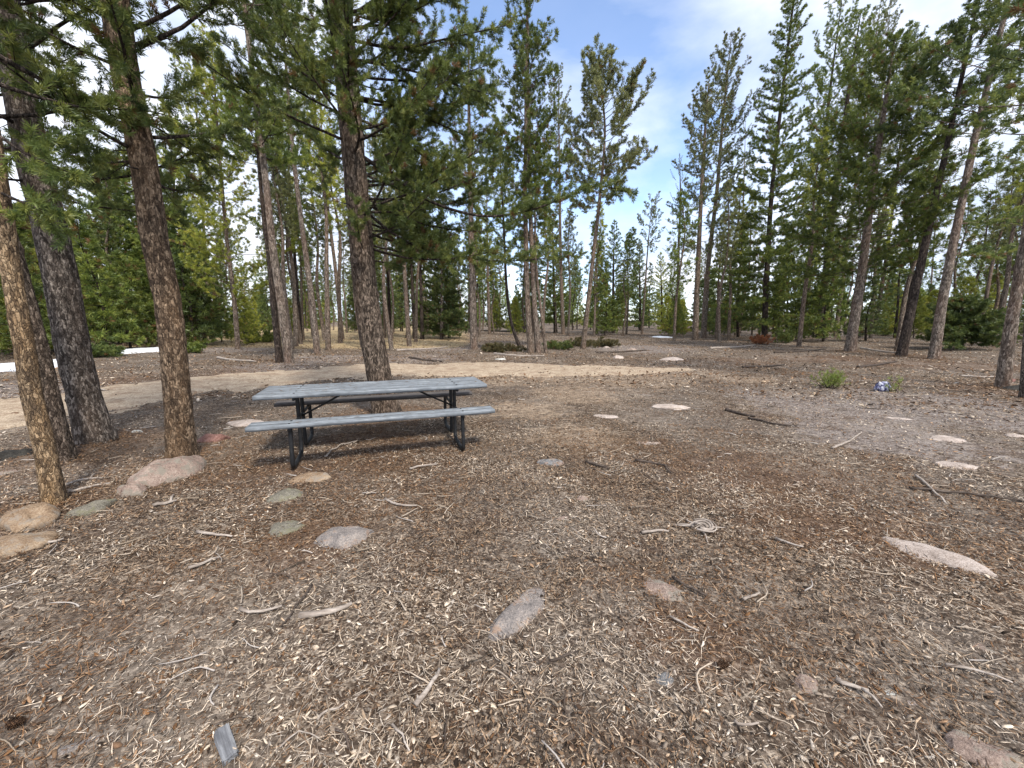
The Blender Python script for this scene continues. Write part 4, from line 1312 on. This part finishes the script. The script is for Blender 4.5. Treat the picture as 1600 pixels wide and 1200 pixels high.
T("thin bare whitish pine in the central gap", [(1003, 522), (1008, 450), (1012, 390)], 5, top=(1019, 312), crown_y=400, half=39, style='column', nb=26, bark='pale', leaf='grey', seed=41)
T("dark slim pine left of the grey twin pines", [(1060, 508), (1060, 400), (1063, 320)], 8, top=(1062, 240), crown_y=480, half=44, style='column', nb=60, bark='dark', leaf='grey', seed=42)
T("left one of the tall grey twin pines", [(1086, 531), (1090, 430), (1096, 300), (1102, 200)], 13, top=(1108, 120), crown_y=400, half=67, style='column', nb=80, bark='pale', leaf='grey', seed=43, dense=1.1)
T("right and taller one of the grey twin pines", [(1099, 528), (1106, 420), (1120, 300), (1130, 180)], 12, top=(1143, 54), crown_y=330, half=64, style='column', nb=80, bark='rose', leaf='grey', seed=44, dense=1.1)
T("slender light pine behind the grey twin pines", [(1150, 510), (1158, 400), (1162, 300)], 6, top=(1165, 190), crown_y=420, half=46, style='column', nb=50, bark='pale', leaf='grey', seed=45)
T("dark spruce-like tree with branches to the ground, right of the twins", [(1194, 533), (1198, 430), (1206, 300), (1222, 150), (1240, 0)], 13, top=(1247, -60), crown_y=505, half=92, style='spruce', nb=150, bark='dark', leaf='green', seed=46, dense=1.3)
T("tall pine leaning right behind the dark spruce-like tree", [(1252, 527), (1264, 430), (1282, 300), (1296, 150)], 12, top=(1316, -5), crown_y=440, half=76, style='column', nb=115, bark='dark', leaf='green', seed=47, dense=1.1)
T("thick dark trunk between spruce-like tree and bushy pine", [(1280, 529), (1290, 430), (1305, 300), (1325, 150), (1345, 20)], 17, H=16, crown_y=400, half=87, style='column', nb=115, bark='dark', leaf='green', seed=48)
T("narrow grey trunk just right of the thick dark trunk", [(1305, 526), (1318, 430), (1335, 300), (1360, 120), (1375, 10)], 10, H=15, crown_y=330, half=69, style='column', nb=70, bark='pale', leaf='grey', seed=49)
T("broad bushy pine with heavy low boughs at right", [(1328, 549), (1338, 480), (1350, 400), (1362, 300), (1382, 170), (1398, 60)], 24, H=11, crown_y=440, half=132, style='pine', nb=125, bark='rose', leaf='green', seed=50, dense=1.15, twig=0.55)
T("dark leaning trunk in the right-hand pair", [(1408, 556), (1424, 480), (1444, 390), (1466, 290), (1490, 180), (1520, 40)], 23, H=13, crown_y=215, half=100, style='pine', nb=40, bark='dark', leaf='dark', seed=51, dense=1.1)
T("reddish leaning trunk in the right-hand pair", [(1459, 561), (1471, 480), (1488, 390), (1508, 290), (1532, 180), (1556, 80), (1575, 0)], 25, H=15, crown_y=250, half=115, style='pine', nb=48, bark='rose', leaf='olive', seed=52,
  limbs=[dict(p=[(1497, 350), (1550, 345), (1610, 335)], f=0.1, dy=0.5, twig=.5), dict(p=[(1505, 300), (1550, 270), (1620, 260)], f=0.15, dy=-0.2, twig=.45), dict(p=[(1488, 395), (1540, 400), (1600, 390)], f=0.1, dy=0.3, twig=.5), dict(p=[(1535, 165), (1580, 150), (1640, 160)], f=0.1, dy=-0.3, twig=.5)])
T("brown-footed pine near the right edge beside the black stone", [(1567, 605), (1575, 540), (1588, 460), (1602, 380), (1625, 250)], 32, H=10, crown_y=230, half=110, style='pine', nb=36, bark='rose', leaf='olive', seed=53, gapf=.2, dense=.8)
T("grey trunk cut by the right edge of the photo", [(1606, 622), (1612, 500), (1625, 380)], 34, H=10, crown_y=150, half=100, style='pine', nb=26, bark='grey', leaf='olive', seed=54)
T("small spreading fir with flat dark boughs between the right trunks", [(1503, 545), (1503, 510)], 7, top=(1505, 466), crown_y=532, half=71, style='spruce', nb=60, bark='dark', leaf='dark', seed=55, dead=0, name="fir_tree", cat="fir tree", dense=1.4)
# left background
T("big bushy pine filling the gap between grey and orange pines", [(190, 538), (186, 470), (180, 400)], 16, top=(165, 235), crown_y=525, half=125, style='spruce', nb=190, bark='dark', leaf='green', seed=61, dense=1.3)
T("bushy pine behind the orange pine, right of the first bushy one", [(255, 540), (262, 470), (268, 400)], 12, top=(275, 190), crown_y=520, half=94, style='spruce', nb=120, bark='dark', leaf='green', seed=62, dense=1.2)
T("yellow-green young pine at far left behind the trunks", [(60, 552), (55, 480)], 10, top=(40, 320), crown_y=540, half=84, style='spruce', nb=90, bark='pale', leaf='light', seed=63, dense=1.1)
T("light green pine between the orange pine and doubled trunk", [(372, 545), (366, 470), (352, 350), (340, 200)], 11, top=(330, 60), crown_y=480, half=98, style='column', nb=110, bark='pale', leaf='light', seed=64)
T("thin dead-looking pale pine behind the light green pine", [(330, 530), (322, 420), (312, 250)], 9, top=(300, 70), crown_y=430, half=80, style='column', nb=80, bark='pale', leaf='olive', seed=65)
T("dark pine right behind the doubled trunk", [(470, 535), (462, 420), (452, 300)], 9, top=(450, 130), crown_y=420, half=69, style='column', nb=80, bark='dark', leaf='green', seed=66)
T("dark-topped pine left of the brown pine behind the table", [(535, 530), (524, 420), (510, 300)], 9, top=(495, 90), crown_y=400, half=90, style='column', nb=90, bark='rose', leaf='dark', seed=67)
T("slim trunk close to the right side of the brown pine", [(610, 525), (606, 430), (600, 330)], 7, top=(600, 150), crown_y=400, half=69, style='column', nb=70, bark='dark', leaf='green', seed=68)
T("first of two dark slim trunks left of the small dark spruce", [(648, 530), (644, 440), (640, 350)], 7, top=(640, 190), crown_y=430, half=64, style='column', nb=70, bark='dark', leaf='dark', seed=69)
T("second dark slim trunk touching the small dark spruce", [(660, 530), (657, 430), (655, 350)], 8, top=(658, 230), crown_y=420, half=60, style='column', nb=70, bark='dark', leaf='green', seed=70)
T("small dark spruce with boughs to the ground behind the table", [(690, 530), (690, 480)], 7, top=(690, 330), crown_y=522, half=55, style='spruce', nb=110, bark='grey', leaf='dark', seed=71, dense=1.2, name="spruce_tree", cat="spruce tree")
T("green pine behind the straight pale pine", [(765, 522), (762, 420)], 7, top=(760, 250), crown_y=440, half=63, style='column', nb=60, bark='pale', leaf='light', seed=72)
T("dense dark green pine right of the central cluster", [(868, 520), (866, 460)], 8, top=(862, 330), crown_y=505, half=48, style='spruce', nb=100, bark='dark', leaf='green', seed=73, dense=1.2)
T("bushy green pine right of the ragged pine", [(958, 520), (958, 460)], 7, top=(960, 345), crown_y=508, half=44, style='spruce', nb=90, bark='dark', leaf='green', seed=74, dense=1.1)
T("small dark pointed spruce beneath the thin whitish pine", [(1000, 516), (1000, 470)], 6, top=(999, 375), crown_y=510, half=32, style='spruce', nb=80, bark='dark', leaf='dark', seed=75, dense=1.1, name="spruce_tree", cat="spruce tree")
T("yellow-green bushy pine left of the dark slim pine", [(1035, 514), (1034, 470)], 6, top=(1032, 395), crown_y=508, half=36, style='spruce', nb=70, bark='dark', leaf='light', seed=76)
T("small dark-footed pine right of the grey twins", [(1153, 527), (1153, 470)], 6, top=(1160, 350), crown_y=512, half=44, style='spruce', nb=90, bark='dark', leaf='dark', seed=77, dense=1.1)
T("green bushy pine behind and right of the grey twins", [(1128, 512), (1128, 470)], 6, top=(1130, 370), crown_y=505, half=38, style='spruce', nb=80, bark='dark', leaf='green', seed=78)
T("small low pine under the spruce-like tree, right side", [(1228, 524), (1230, 480)], 6, top=(1236, 400), crown_y=515, half=38, style='spruce', nb=70, bark='dark', leaf='dark', seed=79)
T("light green pine right of the broad bushy pine", [(1378, 520), (1384, 470)], 7, top=(1400, 370), crown_y=510, half=48, style='spruce', nb=90, bark='pale', leaf='light', seed=80)
T("thin pale trunk between the right-hand pair", [(1450, 515), (1456, 430), (1462, 350)], 5, top=(1478, 200), crown_y=360, half=46, style='column', nb=50, bark='pale', leaf='grey', seed=81)
T("thin reddish trunk right of the right-hand pair", [(1543, 512), (1548, 420)], 6, top=(1560, 250), crown_y=400, half=53, style='column', nb=50, bark='rose', leaf='olive', seed=82)
T("thin pale trunk left of the right-edge pine", [(1520, 512), (1528, 440)], 5, top=(1545, 330), crown_y=420, half=46, style='column', nb=40, bark='pale', leaf='light', seed=83)
T("tall thin-needled pine between the broad bushy pine and dark leaning trunk", [(1366, 522), (1385, 400), (1410, 200), (1425, 60)], 10, H=17, crown_y=330, half=76, style='column', nb=100, bark='dark', leaf='grey', seed=84)
T("far tall pine left of the broad bushy pine's top", [(1340, 516), (1356, 360), (1375, 180)], 8, top=(1392, 0), crown_y=380, half=57, style='column', nb=100, bark='pale', leaf='grey', seed=85)

# ------------------------------------------------------------------ seedlings and low shrubs
def shrub(label, px, py, w, h, leaf, nb, seed, name="juniper_shrub", cat="shrub", lod='mid', el=(0.1, 0.8), depth=1.0, K=None):
    g = ground(px, py); c = Crown(seed); rs = c.rs; W = px2m(g, w) / 2; Hh = px2m(g, h)
    sp = CROWN_SPEC[lod]
    for k in range(nb):
        az = rs.uniform(0, 6.28); o = rs.uniform(0, 0.55) ** 1; s0 = np.array([cos(az) * W * o, sin(az) * W * o * depth, -0.01])
        a2 = az + rs.normal() * 0.6; f = rs.uniform(0.4, 1)
        e = np.array([cos(a2) * W * f, sin(a2) * W * f * depth, Hh * rs.uniform(0.35, 1.0) * (1.15 - f * 0.6)])
        if np.linalg.norm(e - s0) < 0.05: continue
        c.limb(catmull([s0, (s0 + e) / 2 + [0, 0, -0.05 * Hh], e], 0.06), 0.008, 0.15, min(0.25, W * 0.5), sp['tsp'] * .7, sp['twsp'] * .7, sp['tl'] * .8, True, 0.2, False, 4, 0.35)
    root = empty(name, g, label, cat)
    obj("foliage", c.needles_mesh("foliage", K or sp['K'], sp['nl'] * .7, sp['nw'] * .8), NEED[leaf], root)
    obj("stems", c.wood.mesh("stems"), BARK['dark'], root)
    return root


shrub("bright green pine seedling on the right side of the clearing", 1296, 606, 46, 38, 'lime', 18, 5, "pine_seedling", "seedling", 'near', K=16)
shrub("small yellowish seedling beside the blue plastic bag", 1396, 613, 24, 26, 'lime', 8, 6, "pine_seedling", "seedling", 'near', K=10)
shrub("dark low juniper right of the pale-footed ragged pine", 925, 541, 90, 13, 'dry', 44, 7)
shrub("olive juniper mat left of the pale-footed ragged pine", 875, 545, 60, 12, 'olive', 30, 8)
shrub("olive juniper mat in front of the thin bent trunk", 785, 549, 70, 12, 'dry', 34, 9)
shrub("reddish dead brush pile in front of the dark slim pine", 1055, 520, 60, 16, 'rust', 30, 10, "brush_pile", "brush pile")
shrub("green shrub at the foot of the doubled trunk", 408, 535, 60, 24, 'green', 40, 11)
shrub("dark low shrub by the snow left of the orange pine", 160, 558, 50, 22, 'dark', 36, 12)
shrub("small shrub right of the orange pine behind the road", 302, 552, 30, 20, 'green', 24, 13)
shrub("yellow-brown shrub at the foot of the spruce-like tree", 1225, 536, 40, 30, 'olive', 24, 14)
shrub("reddish dry shrub left of the spruce-like tree's foot", 1190, 538, 30, 16, 'rust', 20, 15)
shrub("low green shrub beyond the broad bushy pine", 1375, 524, 60, 26, 'dark', 36, 16)

# ------------------------------------------------------------------ far trees: a few kinds, copied
def proto(seed, H, style, leaf, bark, nb, L0, cb, lean=0.02, name="pine_tree"):
    rs = np.random.default_rng(seed)
    root = empty(name, (0, 0, -500), None, None)
    pts = np.array([[0, 0, 0]] + [[rs.normal() * .12 + lean * z, rs.normal() * .12, z] for z in np.linspace(0.3, 1, 4) * H])
    tm = trunk_mesh(np.vstack([[0, 0, -0.3], pts]), np.concatenate([[.1], np.linspace(0.1, 0.015, len(pts))]) * (H / 9), 8, 0.5, 0.05, 0.3, seed)
    obj("trunk", tm, BARK[bark], root)
    c = Crown(seed); sp = CROWN_SPEC['far']

    def curve(z): return np.interp(z, pts[:, 2], pts[:, 0]), np.interp(z, pts[:, 2], pts[:, 1])
    c.grow(curve, H, cb, L0, nb, style, sp['tsp'], sp['twsp'], sp['tl'], min(.5, L0 * .5), 0.02, True, False)
    c.leader(pts[-1], 5, sp['tl'])
    c.deadwood(curve, cb * 0.3, cb + 1, 8, 0.7, 0.014)
    obj("crown", c.needles_mesh("crown", sp['K'], sp['nl'], sp['nw']), NEED[leaf], root)
    obj("branches", c.wood.mesh("branches"), BARK['dark'], root)
    return root


def place_copy(src, loc, rz, sc, label, cat, group):
    r = src.copy(); COL.objects.link(r)
    r.location = tuple(float(a) for a in loc); r.rotation_euler = (0, 0, rz); r.scale = (sc, sc, sc)
    r["label"] = label; r["category"] = cat; r["group"] = group
    for ch in list(src.children):
        c = ch.copy(); COL.objects.link(c); c.parent = r
    return r


TALL = [proto(201, 11, 'column', 'olive', 'pale', 70, 1.1, 4.2), proto(202, 12.5, 'column', 'grey', 'rose', 70, 1.0, 6.0), proto(203, 10, 'column', 'green', 'pale', 60, 1.2, 3.5),
        proto(204, 12, 'column', 'light', 'pale', 55, 0.9, 6.5), proto(205, 11.5, 'column', 'dark', 'dark', 75, 1.2, 3.2)]
YOUNG = [proto(211, 5.0, 'spruce', 'green', 'dark', 80, 1.3, 0.35), proto(212, 4.0, 'spruce', 'light', 'pale', 60, 1.1, 0.3), proto(213, 6.5, 'spruce', 'dark', 'dark', 100, 1.5, 0.5),
         proto(214, 3.0, 'spruce', 'olive', 'dark', 45, 1.0, 0.2)]
rs = np.random.default_rng(77)
taken = [np.array(o.location[:2]) for o in bpy.data.objects if o.parent is None and o.type == 'EMPTY' and o.location[2] > -100]


def scatter(N, r0, r1, amax, mind, protos, label, group, smin, smax, sky_gap=True, cond=None):
    k = 0; tries = 0; used = set()
    while k < N and tries < 9000:
        tries += 1
        r_ = (r0 ** 1.6 + rs.random() * (r1 ** 1.6 - r0 ** 1.6)) ** (1 / 1.6); a = rs.uniform(-amax, amax)
        p = np.array([r_ * sin(a), r_ * cos(a)])
        if min(np.hypot(*(p - q)) for q in taken) < mind: continue
        px = 800 + F * p[0] / (p[1] * CT + CAMH * ST)
        if cond and not cond(px, r_): continue
        if sky_gap and 965 < px < 1045 and rs.random() < 0.75: continue
        taken.append(p)
        src = protos[int(rs.integers(len(protos)))]
        place_copy(src, (p[0], p[1], float(hgt(p[0], p[1])) - 0.05), rs.uniform(0, 6.28), rs.uniform(smin, smax), label, "pine tree", group)
        k += 1


scatter(80, 20, 48, 1.0, 1.5, TALL, "slender straight pine standing in the crowded wood behind the clearing", "slender pines of the wood behind", 0.75, 1.05, cond=lambda px, r: r > 19 if px < 640 else r > 27)
scatter(85, 32, 75, 1.0, 1.8, TALL, "distant thin pine deep in the far wood", "distant thin pines of the far wood", 0.7, 1.0)
scatter(75, 24, 60, 1.0, 1.3, YOUNG, "young bushy pine growing low between the trunks of the wood", "young bushy pines of the wood", 0.7, 1.25, cond=lambda px, r: r > (38 if 400 < px < 640 else 25 if px < 400 else 33))
scatter(12, 23, 36, 1.0, 1.6, [YOUNG[0], YOUNG[2]], "dark bushy conifer crowded behind the left-hand trunks", "bushy conifers behind the left-hand trunks", 0.8, 1.15, cond=lambda px, r: px < 400)
scatter(55, 40, 80, 1.0, 1.8, YOUNG, "distant bushy young pine at the back of the wood", "distant bushy young pines", 0.8, 1.3)
# farther than that the wood reads as one mass
accV, accQ, accA, nn = [], [], [], 0
srcs = []
for pr in (TALL[0], TALL[2], YOUNG[2], YOUNG[0]):
    me = [c for c in pr.children if c.name.startswith("crown")][0].data
    v = np.zeros(len(me.vertices) * 3, dtype=np.float32); me.vertices.foreach_get("co", v); v = v.reshape(-1, 4, 3)
    a = np.zeros(len(me.vertices), dtype=np.float32); me.attributes["v"].data.foreach_get("value", a); a = a.reshape(-1, 4)
    pick = np.random.default_rng(1).random(len(v)) < 0.22
    v, a = v[pick], a[pick]
    cen = v.mean(1, keepdims=True); v = cen + (v - cen) * 2.0
    srcs.append((v, a))
for k in range(330):
    r_ = rs.uniform(75, 130); a_ = rs.uniform(-1.1, 1.1); v, a = srcs[int(rs.integers(4))]
    c_, s_ = cos(k), sin(k); sc = rs.uniform(0.8, 1.25)
    x_, y_ = r_ * sin(a_), r_ * cos(a_)
    w = np.stack([v[..., 0] * c_ - v[..., 1] * s_, v[..., 0] * s_ + v[..., 1] * c_, v[..., 2]], -1) * sc + [x_, y_, float(hgt(x_, y_))]
    accV.append(w.reshape(-1, 3)); accA.append(a.ravel())
VV = np.concatenate(accV); Q = np.arange(len(VV)).reshape(-1, 4)
me = make_mesh("far_forest", VV, Q, smooth=False); fattr(me, "v", np.concatenate(accA))
tag(obj("far_forest", me, NEED['green']), "dark green mass of far forest closing the view at the horizon", "forest", kind="stuff")
# the originals are not part of the place
for pr in TALL + YOUNG:
    for ch in list(pr.children): bpy.data.objects.remove(ch)
    bpy.data.objects.remove(pr)
